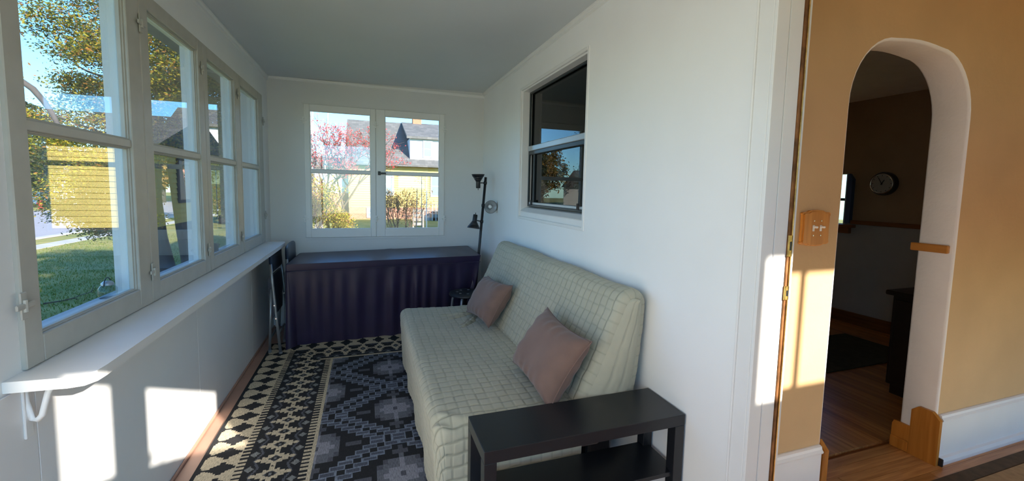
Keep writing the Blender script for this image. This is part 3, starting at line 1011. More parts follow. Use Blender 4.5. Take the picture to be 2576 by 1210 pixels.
def futon():
    fu = thing('futon', (.75, 2.55, 0), 'sage green futon sofa in a quilted slipcover against the white wall', 'sofa')
    # seat cover: one sheet draped over the seat
    x0, x1, y0, y1, ztop = .243, .905, 1.612, 3.385, .452
    hem, r = .40, .055
    ds, dt = .0050, .00442
    s = np.arange(-hem, x1 - x0 + ds, ds); t = np.arange(-hem, (y1 - y0) + hem + dt, dt)
    Sg, T = np.meshgrid(s, t, indexing='ij')
    a = np.maximum(0, r - Sg)            # arc length past the start of the front edge
    Ln = y1 - y0
    b = np.maximum(np.maximum(0, r - T), np.maximum(0, T - (Ln - r)))
    sg = np.where(T < Ln / 2, -1.0, 1.0)
    m_ = np.hypot(a, b)
    ml = np.minimum(m_, hem + r)
    mm = np.maximum(m_, 1e-9)
    ca, cb = a / mm, b / mm
    q = r * PI / 2
    ang = np.minimum(ml, q) / r
    out = r * np.sin(ang)
    down = np.where(ml < q, r * (1 - np.cos(ang)), r + (ml - q))
    nx_, nz_ = np.sin(ang), np.cos(ang)
    h = quilt_h(Sg + 1, T + 1)
    # long soft folds
    sag = .010 * np.sin(T * 3.1 + 1) * np.sin(Sg * 4.0) - .012 * np.exp(-((Sg - .40) / .25) ** 2)
    wr = np.zeros_like(T)
    for (sx, ty, ex, ey) in ((.52, 1.56, .25, 1.50), (.52, 1.53, .28, 1.40), (.50, 1.36, .36, 1.22), (.54, 1.45, .42, 1.28)):
        # creases fanning from under the far cushion
        dxv, dyv = ex - sx, ey - ty
        L2 = dxv * dxv + dyv * dyv
        pr = np.clip(((Sg - sx) * dxv + (T - ty) * dyv) / L2, 0, 1)
        dd = np.hypot(Sg - sx - pr * dxv, T - ty - pr * dyv)
        wr += (.014 * np.exp(-(dd / .011) ** 2) - .010 * np.exp(-((dd - .018) / .010) ** 2)) * (1 - pr * .8)
    flat = np.clip(1 - down / .05, 0, 1)
    flare = np.clip(down / .40, 0, 1)
    sway = .008 * np.sin(T * 14) * flare
    X = x0 + np.where(Sg < r, r - out * ca, Sg) + .028 * flare * ca - (h) * nx_ * ca + sway * ca
    ybase = np.where(T < Ln / 2, y0 + np.where(T < r, r - out * cb, T), y1 - np.where(T > Ln - r, r - out * cb, Ln - T))
    Y = ybase + sg * (h * nx_ * cb) + sg * 0.012 * flare * cb
    Z = ztop - down + h * nz_ + (sag + wr) * flat
    # puckered front corner
    pk = np.exp(-((Sg - .02) / .09) ** 2 - ((T - .02) / .09) ** 2)
    Z = Z + pk * .010 * np.sin(T * 70 + Sg * 40)
    P = np.stack([X, Y, Z], -1).reshape(-1, 3)
    nu, nv = Sg.shape
    i, j = np.meshgrid(np.arange(nu - 1), np.arange(nv - 1), indexing='ij')
    k = (i * nv + j).ravel()
    F = np.stack([k, k + nv, k + nv + 1, k + 1], 1).tolist()
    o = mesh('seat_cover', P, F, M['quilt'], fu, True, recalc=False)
    stitch_shade(o, quilt_h(Sg + 1, T + 1, seam=True))
    # the hidden seat and its legs keep the cover off the floor
    MB().box(.33, 1.08, 1.70, 3.30, .17, .40, .02).build('seat', M['cushion'], fu)
    for xx in (.36, 1.02):
        for yy in (1.74, 3.26):
            MB().cyl((xx, yy, .0095), (xx, yy, .17), .022, n=12).build('leg', M['black_metal'], fu)
    # back: quilted slab, leaning
    A0, A1 = 1.600, 3.545
    pf = [(.862, .41), (.905, .51), (.950, .60), (.995, .70), (1.035, .79), (1.068, .865), (1.086, .905)]
    pt = [(1.098, .928), (1.122, .944), (1.155, .950), (1.188, .944), (1.210, .926)]
    pr_ = [(1.224, .895), (1.222, .80), (1.212, .70), (1.200, .58), (1.180, .45), (1.165, .30)]
    prof = np.array(pf + pt + pr_)
    seg = np.r_[0, np.cumsum(np.hypot(*np.diff(prof, axis=0).T))]
    sN = np.arange(0, seg[-1], .0052)
    px_ = np.interp(sN, seg, prof[:, 0]); pz_ = np.interp(sN, seg, prof[:, 1])
    for _ in range(3):
        px_[1:-1] = (px_[:-2] + px_[1:-1] * 2 + px_[2:]) / 4; pz_[1:-1] = (pz_[:-2] + pz_[1:-1] * 2 + pz_[2:]) / 4
    dx, dz = np.gradient(px_), np.gradient(pz_)
    nl = np.hypot(dx, dz)
    Nx, Nz = -dz / nl, dx / nl
    re = .045
    tN = np.arange(A0, A1 + .001, .00442)
    Sg, T = np.meshgrid(sN, tN, indexing='ij')
    e = np.minimum(T - A0, A1 - T)
    ins = np.where(e < re, re - np.sqrt(np.maximum(0, re ** 2 - (re - np.minimum(e, re)) ** 2)), 0) * .8
    h = quilt_h(Sg, T - A0 + .01) * 1.05
    bul = .008 * np.sin((T - A0) / (A1 - A0) * PI)
    X = px_[:, None] + Nx[:, None] * (h - ins + bul); Z = pz_[:, None] + Nz[:, None] * (h - ins) + .004 * np.sin(T * 9)
    P = np.stack([X, T, Z], -1).reshape(-1, 3)
    nu, nv = Sg.shape
    i, j = np.meshgrid(np.arange(nu - 1), np.arange(nv - 1), indexing='ij')
    k = (i * nv + j).ravel()
    F = np.stack([k, k + 1, k + nv + 1, k + nv], 1).tolist()
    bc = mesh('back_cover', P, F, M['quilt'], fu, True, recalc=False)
    stitch_shade(bc, quilt_h(Sg, T - A0 + .01, seam=True))
    # end panels of the back
    half = len(sN) // 2
    for col, yy, sgn in ((0, A0, -1), (nv - 1, A1, 1)):
        G = P.reshape(nu, nv, 3)[:, col, :]
        n1 = 60
        ss = np.linspace(0, half, n1).astype(int)
        nw = 26
        rows = []
        for q_ in ss:
            a_ = G[q_]; b_ = G[nu - 1 - min(int(q_ * 1.0), nu - 1)] if nu - 1 - q_ >= half else G[half]
            for w in range(nw):
                f = w / (nw - 1)
                p_ = a_ * (1 - f) + b_ * f
                hh = quilt_h(np.array(p_[2] + 3), np.array(f * .16 + 1), .075, .05) * math.sin(PI * f) ** .3
                bulge = .016 * math.sin(PI * f)
                rows.append((p_[0], yy + sgn * (hh + bulge), p_[2]))
        MB().grid(rows, n1, nw).build('end_panel', M['quilt'], fu, True)
    MB().box(1.0, 1.15, 1.72, 3.42, .05, .5, .02).build('back_frame', M['black_metal'], fu)
futon()

def cushion(cx, cy, cz, wd, ht, tilt, yaw, roll, label, seed):
    """a soft lumbar cushion; wd along its width, ht up its face"""
    n = 46
    r_ = np.random.default_rng(seed)
    u = np.linspace(-1, 1, n); U, Vv = np.meshgrid(u, u, indexing='ij')
    Xl = wd / 2 * U * (1 - .10 * (1 - Vv ** 2) * np.abs(U) ** 3)
    Zl = ht / 2 * Vv * (1 - .13 * (1 - U ** 2) * np.abs(Vv) ** 3)
    th = .075 * np.maximum(0, (1 - U ** 4)) ** .55 * np.maximum(0, (1 - Vv ** 4)) ** .55
    ph = r_.uniform(0, 6, 8)
    edge = np.maximum(np.abs(U), np.abs(Vv))
    wr = .008 * np.sin(U * 21 + ph[0] + 3 * Vv) * np.clip((np.abs(Vv) - .45) / .5, 0, 1) * (.6 + .4 * np.sin(U * 5 + ph[4])) * (1 - edge ** 12)
    wr += .005 * np.sin(Vv * 13 + ph[1] + U) * np.clip((np.abs(U) - .6) / .4, 0, 1) * (1 - edge ** 12)
    wr += .004 * np.sin(U * 4 + ph[2]) * np.sin(Vv * 3 + ph[3])
    mtx = Matrix.Translation((cx, cy, cz)) @ Euler((0, 0, yaw)).to_matrix().to_4x4() @ Euler((tilt, 0, 0)).to_matrix().to_4x4() @ Euler((0, roll, 0)).to_matrix().to_4x4()
    mb = MB()
    for s in (-1, 1):
        Yl = s * (th + wr * (th > .004))
        P = [mtx @ Vector(p) for p in np.stack([Xl, Yl, Zl], -1).reshape(-1, 3)]
        mb.grid(P, n, n)
    key = {}; V = []; idx = []
    for v in mb.V:
        k_ = tuple(round(c, 4) for c in v)
        if k_ not in key: key[k_] = len(V); V.append(v)
        idx.append(key[k_])
    F = []
    for f in mb.F:
        g = [idx[i] for i in f]
        g2 = [x for i, x in enumerate(g) if x != g[i - 1]]
        if len(g2) > 2: F.append(tuple(g2))
    o = mesh('cushion', V, F, M['cushion'], None, True)
    e = MB()
    loop = [(-1, a) for a in u] + [(a, 1) for a in u[1:]] + [(1, a) for a in u[::-1][1:]] + [(a, -1) for a in u[::-1][1:]]
    pts = []
    for a, b in loop:
        x = wd / 2 * a * (1 - .10 * (1 - b * b) * abs(a) ** 3); z = ht / 2 * b * (1 - .13 * (1 - a * a) * abs(b) ** 3)
        pts.append(mtx @ Vector((x, 0, z)))
    e.tube(pts, .0028, 6)
    e.build('seam', M['cushion'], o, True)
    tag(o, label, 'cushion', 'brown cushions on the futon')
    return o
cushion(.825, 1.810, .620, .50, .345, math.radians(33), math.radians(90), math.radians(-2), 'brown velour cushion nearer the black bench, larger in view', 1)
cushion(.836, 2.915, .600, .50, .325, math.radians(33), math.radians(92), math.radians(4), 'brown velour cushion by the purple draped table, smaller in view', 2)

# ------------------------------------------------------------------ black bench
def bench():
    b = thing('bench', (.806, 1.454, 0), 'low black bench with a lower shelf at the near end of the futon', 'bench')
    X0, X1, Y0, Y1, ZT = .377, 1.232, 1.331, 1.577, .498
    MB().box(X0, X1, Y0, Y1, ZT - .047, ZT, .0018).build('top', M['black_lam'], b)
    for xa, xb in ((X0, X0 + .047), (X1 - .047, X1)):
        for ya, yb in ((Y0, Y0 + .047), (Y1 - .047, Y1)):
            MB().box(xa + .0005, xb - .0005, ya + .0005, yb - .0005, .0095, ZT - .0475, .0015).build('leg', M['black_lam'], b)
    MB().box(X0 + .012, X1 - .012, Y0 + .012, Y1 - .012, .232, .250, .0015).build('shelf', M['black_lam'], b)
bench()

# ------------------------------------------------------------------ table under a purple cloth
def cloth_table():
    t = thing('folding_table', (.22, 4.27, 0), 'long folding table hidden under a dark purple cloth below the far window', 'table')
    fl, fr, br, bl = Vector((-.640, 3.905)), Vector((1.060, 4.005)), Vector((1.058, 4.592)), Vector((-.618, 4.560))
    zc = [.742, .752, .772, .742]
    MB().add([(*(fl + Vector((.01, .01))), zc[0] - .03), (*(fr + Vector((-.01, .01))), zc[1] - .03), (*(br + Vector((-.01, -.01))), zc[2] - .03), (*(bl + Vector((.01, -.01))), zc[3] - .03),
              (*(fl + Vector((.01, .01))), zc[0] - .014), (*(fr + Vector((-.01, .01))), zc[1] - .014), (*(br + Vector((-.01, -.01))), zc[2] - .014), (*(bl + Vector((.01, -.01))), zc[3] - .014)],
             [(3, 2, 1, 0), (4, 5, 6, 7), (0, 1, 5, 4), (1, 2, 6, 5), (2, 3, 7, 6), (3, 0, 4, 7)]).build('tabletop', M['grey_metal'], t)
    for x in (-.45, .85):
        for y in (4.12, 4.46):
            MB().cyl((x, y, 0), (x, y, .71), .013, n=10).build('leg', M['grey_metal'], t)
    # cloth top
    n = 50; m_ = 16
    P = []
    for i in range(n):
        f = i / (n - 1)
        for j in range(m_):
            g = j / (m_ - 1)
            a = fl.lerp(fr, f); b = bl.lerp(br, f)
            p = a.lerp(b, g)
            z = (zc[0] * (1 - f) + zc[1] * f) * (1 - g) + (zc[3] * (1 - f) + zc[2] * f) * g
            z += .0025 * math.sin(f * 37 + g * 4) * math.sin(g * PI) + .004 * math.exp(-((f - .5) / .02) ** 2) * g
            P.append((p.x, p.y, z))
    top = MB().grid(P, n, m_).build('tablecloth', M['satin'], None, True, recalc=False)
    tag(top, 'dark purple satin cloth with a pleated skirt draped over the long table', 'tablecloth')
    # skirt: round from the left back corner along the front to the right
    path = []
    cor = [bl, fl, fr, br]
    L = [(cor[k + 1] - cor[k]).length for k in range(3)]
    tot = sum(L)
    N = 420
    P2 = []; mrow = 34
    for i in range(N):
        d = tot * i / (N - 1)
        k = 0; dd = d
        while k < 2 and dd > L[k]:
            dd -= L[k]; k += 1
        f = dd / L[k]
        p = cor[k].lerp(cor[k + 1], f)
        nrm = Vector(((cor[k + 1] - cor[k]).y, -(cor[k + 1] - cor[k]).x)).normalized()
        # blend the normal round the corners
        for kk in (1, 2):
            cd = sum(L[:kk])
            w = max(0, 1 - abs(d - cd) / .06)
            if w > 0:
                n2 = Vector(((cor[kk + 1] - cor[kk]).y, -(cor[kk + 1] - cor[kk]).x)).normalized(); n1 = Vector(((cor[kk] - cor[kk - 1]).y, -(cor[kk] - cor[kk - 1]).x)).normalized()
                mix = (n1 + n2).normalized(); nrm = nrm.lerp(mix, w).normalized()
        fx = (p.x - fl.x) / (fr.x - fl.x)
        ztop = zc[0] * (1 - fx) + zc[1] * fx if k == 1 else (zc[3] * (1 - f) + zc[0] * f if k == 0 else zc[1] * (1 - f) + zc[2] * f)
        for j in range(mrow):
            g = j / (mrow - 1)
            drop = g
            bottom = .012
            if k == 1 and fx > .80:      # the right corner is swept up and back
                bottom = .012 + (fx - .80) / .20 * .20
            if k == 2:
                bottom = .21 + .24 * min(1, f * 2)
            z = ztop - drop * (ztop - bottom)
            amp = min(1, max(0, (g - .05) / .35))
            fold = math.sin(d * 52 + 2.2 * math.sin(d * 7)) + .6 * math.sin(d * 23 + 1 + 3 * math.sin(d * 3.1))
            calm = .35 + .65 * min(1, max(0, (d - .9) / .5))
            off = .004 + amp * (.011 * fold * calm)
            if g < .085: off = .006
            if k == 1:
                off -= g * (.085 if fx < .85 else .085 + (fx - .85) * .5)     # the skirt hangs a little inwards
            if k == 0:
                off += g * (.02)
            if k == 2:
                off -= g * .10 * (1 - f) + g * .02
            q = p + nrm * off
            P2.append((q.x, min(q.y, 4.62), z))
    MB().grid(P2, N, mrow).build('skirt', M['satin'], top, True, recalc=False)
    # welt along the front edge
    w = [( *(fl.lerp(fr, i / 40) + Vector((0, -.006))), zc[0] + (zc[1] - zc[0]) * i / 40 - .062) for i in range(41)]
    MB().tube(w, .0035, 6).build('hem_seam', M['satin'], top, True)
cloth_table()

# ------------------------------------------------------------------ folded chairs
def folded_chair(x, y, lean, label):
    """a folded metal chair standing on edge against the wall; its width runs along y"""
    c = thing('folding_chair', (x, y, 0), label, 'chair', 'folded chairs beside the table')
    W = .44; y0, y1 = y - W / 2, y + W / 2
    H = .875
    def P(px, py, pz):           # lean the whole chair towards the wall
        return (x + px * .7 - lean * pz, py, pz)
    for yy in (y0, y1):
        MB().tube([P(.075, yy, .0), P(.050, yy, .30), P(.025, yy, .60), P(.012, yy, .76)], [.0115] * 4, 10).build('front_leg', M['grey_metal'], c, True)
        MB().cyl(P(.076, yy, 0), P(.074, yy, .022), .0145, n=10).build('foot_cap', M['grey_metal'], c)
        ya = yy + (.022 if yy == y0 else -.022)
        MB().tube([P(-.045, ya, .035), P(-.02, ya, .30), P(.0, ya, .55)], [.0105] * 3, 10).build('rear_leg', M['grey_metal'], c, True)
        MB().cyl(P(-.046, ya, .018), P(-.044, ya, .04), .0135, n=10).build('foot_cap', M['grey_metal'], c)
        for zz, px in ((.42, .040), (.31, .049)):
            MB().cyl(P(px - .004, yy - .016, zz), P(px - .004, yy + .016, zz), .0065, n=8).build('rivet', M['steel'], c)
    for px, zz, ins in ((-.036, .13, .022), (.062, .18, 0)):
        MB().cyl(P(px, y0 + ins, zz), P(px, y1 - ins, zz), .008, n=8).build('stretcher', M['grey_metal'], c, True)
    # seat folded up between the legs
    m1 = MB()
    V = []
    prof = [(-.022, .30), (-.004, .295), (.010, .31), (.022, .50), (.010, .655), (-.004, .66), (-.020, .63)]
    m1.prism([(0, 0)] * 0 or [(x + a - lean * b, b) for a, b in prof], 'y', y0 + .03, y1 - .03)
    m1.build('seat', M['navy_vinyl'], c, 'auto')
    # padded back with rounded top
    n, k = 22, 12
    Pt = []
    for s in (1, -1):
        g = []
        for i in range(n):
            u = -1 + 2 * i / (n - 1)
            for j in range(k):
                v = -1 + 2 * j / (k - 1)
                edge = (max(0, 1 - u ** 6) ** .5) * (max(0, 1 - v ** 6) ** .5)
                rad = 1 - .16 * abs(u) ** 5 * abs(v) ** 3
                th = .024 * edge
                curve = .02 * (1 - u * u)
                zz = .775 + .105 * v * rad
                g.append(P(.006 + s * th - curve + .01, y + u * (W / 2 + .012) * (1 - .05 * max(0, v) ** 4 * abs(u) ** 2), zz))
        Pt.append(g)
    bk = MB(); bk.grid(Pt[0], n, k); bk.grid(Pt[1], n, k)
    bk.build('backrest', M['navy_vinyl'], c, True)
folded_chair(-.738, 4.055, .02, 'folded grey metal chair with navy back, against the wall under the sill')
folded_chair(-.668, 4.300, .008, 'folded grey metal chair with navy back, wedged against the purple tablecloth')

# ------------------------------------------------------------------ stool
def stool():
    cx, cy, zt = .868, 3.775, .452
    s = thing('stool', (cx, cy, 0), 'round black stool with drilled holes and grey legs behind the futon', 'stool')
    r = .158
    bm = bmesh.new()
    # seat disc with seven real holes: outer ring plus ring of holes built with a boolean-free fan
    prof = [(0.0001, .016), (r * .86, .017), (r * .96, .012), (r, .003), (r, -.006), (r * .95, -.012), (r * .9, -.010), (0.0001, -.004)]
    m = Matrix.Translation((cx, cy, zt - .017))
    bm.free()
    MB().lathe(prof, m, 40).build('seat', M['black_plastic'], s, 'auto')
    for k in range(7):
        a = 2 * PI * k / 7 + .2
        hx, hy = cx + r * .52 * math.cos(a), cy + r * .52 * math.sin(a)
        MB().lathe([(.004, -.0005), (.0075, .0006), (.0095, .0013), (.011, .0008), (.0115, -.001)], Matrix.Translation((hx, hy, zt)), 14).build('screw_hole', M['grey_metal'], s, True)
    for k in range(4):
        a = PI / 4 + PI / 2 * k + .25
        d = Vector((math.cos(a), math.sin(a), 0))
        c0 = Vector((cx, cy, 0))
        pts = [c0 + d * .175 + Vector((0, 0, .012)), c0 + d * .15 + Vector((0, 0, .20)), c0 + d * .130 + Vector((0, 0, .38)), c0 + d * .112 + Vector((0, 0, .418)), c0 + d * .06 + Vector((0, 0, .428))]
        MB().tube(pts, .0125, 10).build('leg', M['grey_metal'], s, True)
        MB().cyl(c0 + d * .176 + Vector((0, 0, .0095)), c0 + d * .1745 + Vector((0, 0, .024)), .0155, n=10).build('leg_cap', M['black_plastic'], s)
stool()

# ------------------------------------------------------------------ floor lamp
def lamp():
    bx, by = 1.031, 4.175
    tx, ty, tz = 1.143, 4.15, 1.523
    l = thing('floor_lamp', (bx, by, 0), 'black pole floor lamp with three cone spotlights in the far corner', 'lamp')
    MB().lathe([(0.0001, .001), (.110, .001), (.113, .006), (.108, .016), (.04, .024), (.018, .04), (0.0001, .04)], Matrix.Translation((bx, by, 0)), 32).build('base', M['black_metal'], l, 'auto')
    p0, p1 = Vector((bx, by, .03)), Vector((tx, ty, tz))
    MB().cyl(p0, p1, .0135, n=14).build('pole', M['black_metal'], l, True)
    MB().cyl(p1, p1 + (p1 - p0).normalized() * .004, .0145, n=14).build('pole_cap', M['black_metal'], l, True)
    def at(z):
        return p0.lerp(p1, (z - p0.z) / (p1.z - p0.z))
    def head(zj, c, direction, inner=False):
        """c: the middle of the lamp's neck; direction: the way the cone opens"""
        j = at(zj); c = Vector(c); d = Vector(direction).normalized()
        q = d.to_track_quat('Z', 'Y').to_matrix().to_4x4()
        m = Matrix.Translation(c) @ q @ Matrix.Scale(.955, 4)
        prof = [(0.0001, -.058), (.020, -.058), (.024, -.050), (.024, .012), (.030, .018), (.031, .026), (.040, .034), (.041, .042), (.050, .050), (.051, .058), (.060, .066), (.068, .086), (.0685, .090)]
        h = MB().lathe(prof, m, 32).build('lamp_head', M['black_metal'], l, 'auto')
        inn = [(.0655, .0895), (.0600, .072), (.0545, .0705), (.0500, .058), (.0450, .0565), (.0400, .042), (.0340, .0405), (.028, .022), (.022, .008), (0.0001, .006)]
        MB().lathe(inn, m, 32).build('reflector', M['lamp_white'], h, True)
        MB().lathe([(.0001, .076), (.010, .074), (.018, .066), (.021, .054), (.018, .040), (.011, .026), (.010, .008)], m, 20).build('bulb', M['bulb'], h, True)
        mb = MB(); mb.cyl(j, c, .0055, n=8)
        mb.cyl(j - (p1 - p0).normalized() * .014, j + (p1 - p0).normalized() * .014, .018, n=14)
        mb.build('arm', M['black_metal'], h, True)
        s0 = m @ Vector((0, 0, -.058)); s1 = m @ Vector((0, 0, -.078))
        MB().cyl(s0, s1, .0035, n=8).build('switch', M['black_metal'], h, True)
    head(1.468, (1.066, 4.155, 1.469), (-.02, 0, 1))
    head(1.241, (1.170, 4.110, 1.236), (-.06, -1, -.06))
    head(1.075, (1.034, 4.150, 1.093), (-.16, -.10, -1))
lamp()

# ------------------------------------------------------------------ things in the hall and dining room
def switch_plate():
    x0, x1, z0, z1 = 1.722, 1.892, 1.190, 1.345
    cx, cz = (x0 + x1) / 2, (z0 + z1) / 2
    s = thing('light_switch', (cx, AY0, z0), 'scroll-cut orange wooden double light switch plate on the tan wall', 'light switch')
    def outline(k):
        w, h = (x1 - x0) / 2 * k, (z1 - z0) / 2 * k
        pts = []
        q = [(-1, -.80), (-.93, -.86), (-.80, -.90), (-.62, -.90), (-.45, -.97), (0, -1.0)]
        left = [(-1, -.80), (-.95, -.72), (-.955, -.4), (-.93, 0), (-.955, .4), (-.95, .72), (-1, .80)]
        top = [(-1, .80), (-.93, .86), (-.80, .88), (-.62, .88), (-.45, .97), (0, 1.0), (.45, .97), (.62, .88), (.80, .88), (.93, .86), (1, .80)]
        right = [(.95, .72), (.955, .4), (.93, 0), (.955, -.4), (.95, -.72), (1, -.80)]
        bot = [(.93, -.86), (.80, -.90), (.62, -.90), (.45, -.97), (0, -1), (-.45, -.97), (-.62, -.90), (-.80, -.90), (-.93, -.86)]
        return [(cx + a * w, cz + b * h) for a, b in left + top[1:] + right + bot]
    MB().prism(outline(1.0), 'y', AY0 - .010, AY0 - .0005).build('plate', M['oak'], s)
    MB().prism(outline(.92), 'y', AY0 - .015, AY0 - .010).build('plate_face', M['oak'], s)
    for dx in (-.020, .023):
        t = MB().box(cx + dx - .006, cx + dx + .006, AY0 - .017, AY0 - .015, cz - .013, cz + .013, .001).build('toggle_slot', M['switch_white'], s)
        mb = MB(); mb.box(cx + dx - .0042, cx + dx + .0042, AY0 - .034, AY0 - .015, cz + .001, cz + .010, .002)
        mb.build('toggle', M['switch_white'], s)
        for dz in (-.031, .031):
            MB().cyl((cx + dx, AY0 - .015, cz + dz), (cx + dx, AY0 - .0175, cz + dz), .0032, n=10).build('screw', M['steel'], s)
switch_plate()

def clock():
    X, cy, cz = 5.1, 2.895, 1.548
    c = thing('wall_clock', (X, cy, cz - .11), 'round wall clock with a pale face and dark case in the dining room', 'clock')
    m = Matrix.Translation((X, cy, cz)) @ Euler((0, -PI / 2, 0)).to_matrix().to_4x4()
    MB().lathe([(0.0001, .001), (.112, .001), (.122, .012), (.122, .045), (.112, .066), (.100, .070)], m, 40).build('case', M['clock_case'], c, 'auto')
    MB().lathe([(.094, .066), (.098, .074), (.103, .074), (.106, .066)], m, 40).build('rim', M['chrome'], c, True)
    MB().lathe([(0.0001, .064), (.095, .064), (.095, .060)], m, 40).build('dial', M['clock_face'], c)
    def P(a, r, d):
        a = math.radians(a)     # clockwise from 12, seen from the room
        return m @ Vector((r * math.cos(a), -r * math.sin(a) * 1, d))
    for k in range(12):
        q = P(k * 30, .078, .065)
        e = P(k * 30, .088, .065)
        MB().tube([q, e], .0032, 6).build('hour_mark', M['clock_case'], c)
    for ang, L, r in ((30, .045, .0042), (-28, .070, .0032)):
        MB().tube([P(ang + 180, .012, .069), P(ang, L, .069)], r, 6).build('hand', M['clock_case'], c)
    MB().lathe([(0.0001, .072), (.006, .071), (.007, .064)], m, 12).build('hub', M['clock_case'], c)
    MB().lathe([(0.0001, .0795), (.05, .0785), (.098, .0735)], m, 32).build('glass_cover', M['glass'], c, True)
clock()

def cabinet():
    c = thing('sideboard', (3.85, 1.72, 0), 'near-black wooden sideboard just behind the archway', 'cabinet')
    x0, x1, y0, y1 = 3.545, 4.05, 1.50, 1.90
    MB().box(x0, x1, y0, y1, .07, .715, .004).build('body', M['dark_wood'], c)
    MB().box(x0 + .015, x1 - .01, y0 + .02, y1 - .02, 0, .07, .003).build('plinth', M['dark_wood'], c)
    MB().box(x0 - .03, x1 + .01, y0 - .01, y1 + .035, .715, .748, .006).build('top', M['dark_wood'], c)
    for ya, yb in ((y0 + .02, 1.695), (1.705, y1 - .02)):
        d = MB().box(x0 - .012, x0, ya, yb, .10, .69, .003).build('door', M['dark_wood'], c)
        MB().lathe([(0.0001, .022), (.010, .020), (.011, .012), (.005, .006), (.005, 0)], Matrix.Translation((x0 - .012, yb - .03 if ya < 1.6 else ya + .03, .42)) @ Euler((0, -PI / 2, 0)).to_matrix().to_4x4(), 12).build('knob', M['dark_wood'], d, True)
cabinet()
tag(MB().box(3.45, 4.62, 2.24, 2.86, .001, .014, .004).build('carpet_mat', M['green_rug']), 'dark green rug on the dining room boards beyond the archway', 'rug')
hr = thing('hall_rug', (3.3, .7, 0), 'tan hall rug with a dark brown border along the baseboard', 'rug')
MB().box(2.34, 4.6, 1.118, 1.182, .001, .012, .003).build('border', M['rug_border'], hr)
MB().box(2.34, 2.40, .15, 1.117, .001, .012, .003).build('border', M['rug_border'], hr)
MB().box(2.401, 4.6, .15, 1.117, .001, .012, .003).build('pile', M['rug_tan'], hr)

# ------------------------------------------------------------------ outside
def ground():
    tag(MB().box(-60, 40, -25, 110, GZ - .3, GZ).build('floor_outside', M['lawn']), kind='structure')
    tag(MB().box(-20.6, -10.75, -25, 110, GZ, GZ + .012).build('floor_road', M['road']), kind='structure')
    tag(MB().box(-10.75, -10.45, -25, 110, GZ, GZ + .06, .02).build('trim_16', M['concrete']), kind='structure')
    sw = thing('floor_sidewalk', (-8.75, 20, GZ), kind='structure')
    src = None
    for k in range(44):
        y = 2 + k * 1.25
        if src is None:
            src = MB().box(-9.62, -9.02, y, y + 1.235, GZ, GZ + .018, .006).build('slab', M['concrete'], sw, origin=(-8.75, y, GZ))
        else:
            piece(src, (-8.75, y, GZ), sw)
ground()

def leaves(n, pos, size, flat=0.0, tri=False):
    """n small blades at pos (n,3); returns verts, faces"""
    a = nrg.normal(size=(n, 3)); a /= np.linalg.norm(a, axis=1)[:, None]
    if flat:
        a[:, 2] *= (1 - flat); a /= np.linalg.norm(a, axis=1)[:, None]
    b = nrg.normal(size=(n, 3)); b -= a * (a * b).sum(1)[:, None]; b /= np.linalg.norm(b, axis=1)[:, None]
    sz = size * nrg.uniform(.6, 1.3, size=(n, 1))
    w = sz * .42
    if tri:
        V = np.stack([pos - a * sz * .5 - b * w * .5, pos - a * sz * .5 + b * w * .5, pos + a * sz * .5], 1)
        return V.reshape(-1, 3), np.arange(n * 3).reshape(-1, 3)
    V = np.stack([pos - a * sz * .5, pos + b * w * .5, pos + a * sz * .5, pos - b * w * .5], 1)
    return V.reshape(-1, 3), np.arange(n * 4).reshape(-1, 4)

def fast_mesh(name, V, F, m, parent=None, origin=None):
    k = F.shape[1]
    org = worg(parent) if parent else Vector(origin if origin is not None else (0, 0, 0))
    me = bpy.data.meshes.new(name)
    V = (V - np.array(org)).astype(np.float32)
    me.vertices.add(len(V)); me.vertices.foreach_set('co', V.ravel())
    me.loops.add(F.size); me.loops.foreach_set('vertex_index', F.astype(np.int32).ravel())
    me.polygons.add(len(F)); me.polygons.foreach_set('loop_start', np.arange(0, F.size, k, dtype=np.int32))
    me.update(calc_edges=True)
    me.materials.append(m)
    o = bpy.data.objects.new(name, me)
    COL.objects.link(o)
    if parent: o.parent = parent
    else: o.location = org
    WORG[o.name] = org
    return o

def clumped(n, centres, spread):
    c = centres[nrg.integers(0, len(centres), n)]
    return c + nrg.normal(size=(n, 3)) * np.array(spread)

def ellipsoid(n, c, r, shell=.55):
    d = nrg.normal(size=(n, 3)); d /= np.linalg.norm(d, axis=1)[:, None]
    rad = nrg.uniform(shell ** 3, 1, size=(n, 1)) ** (1 / 3)
    return np.array(c) + d * rad * np.array(r)

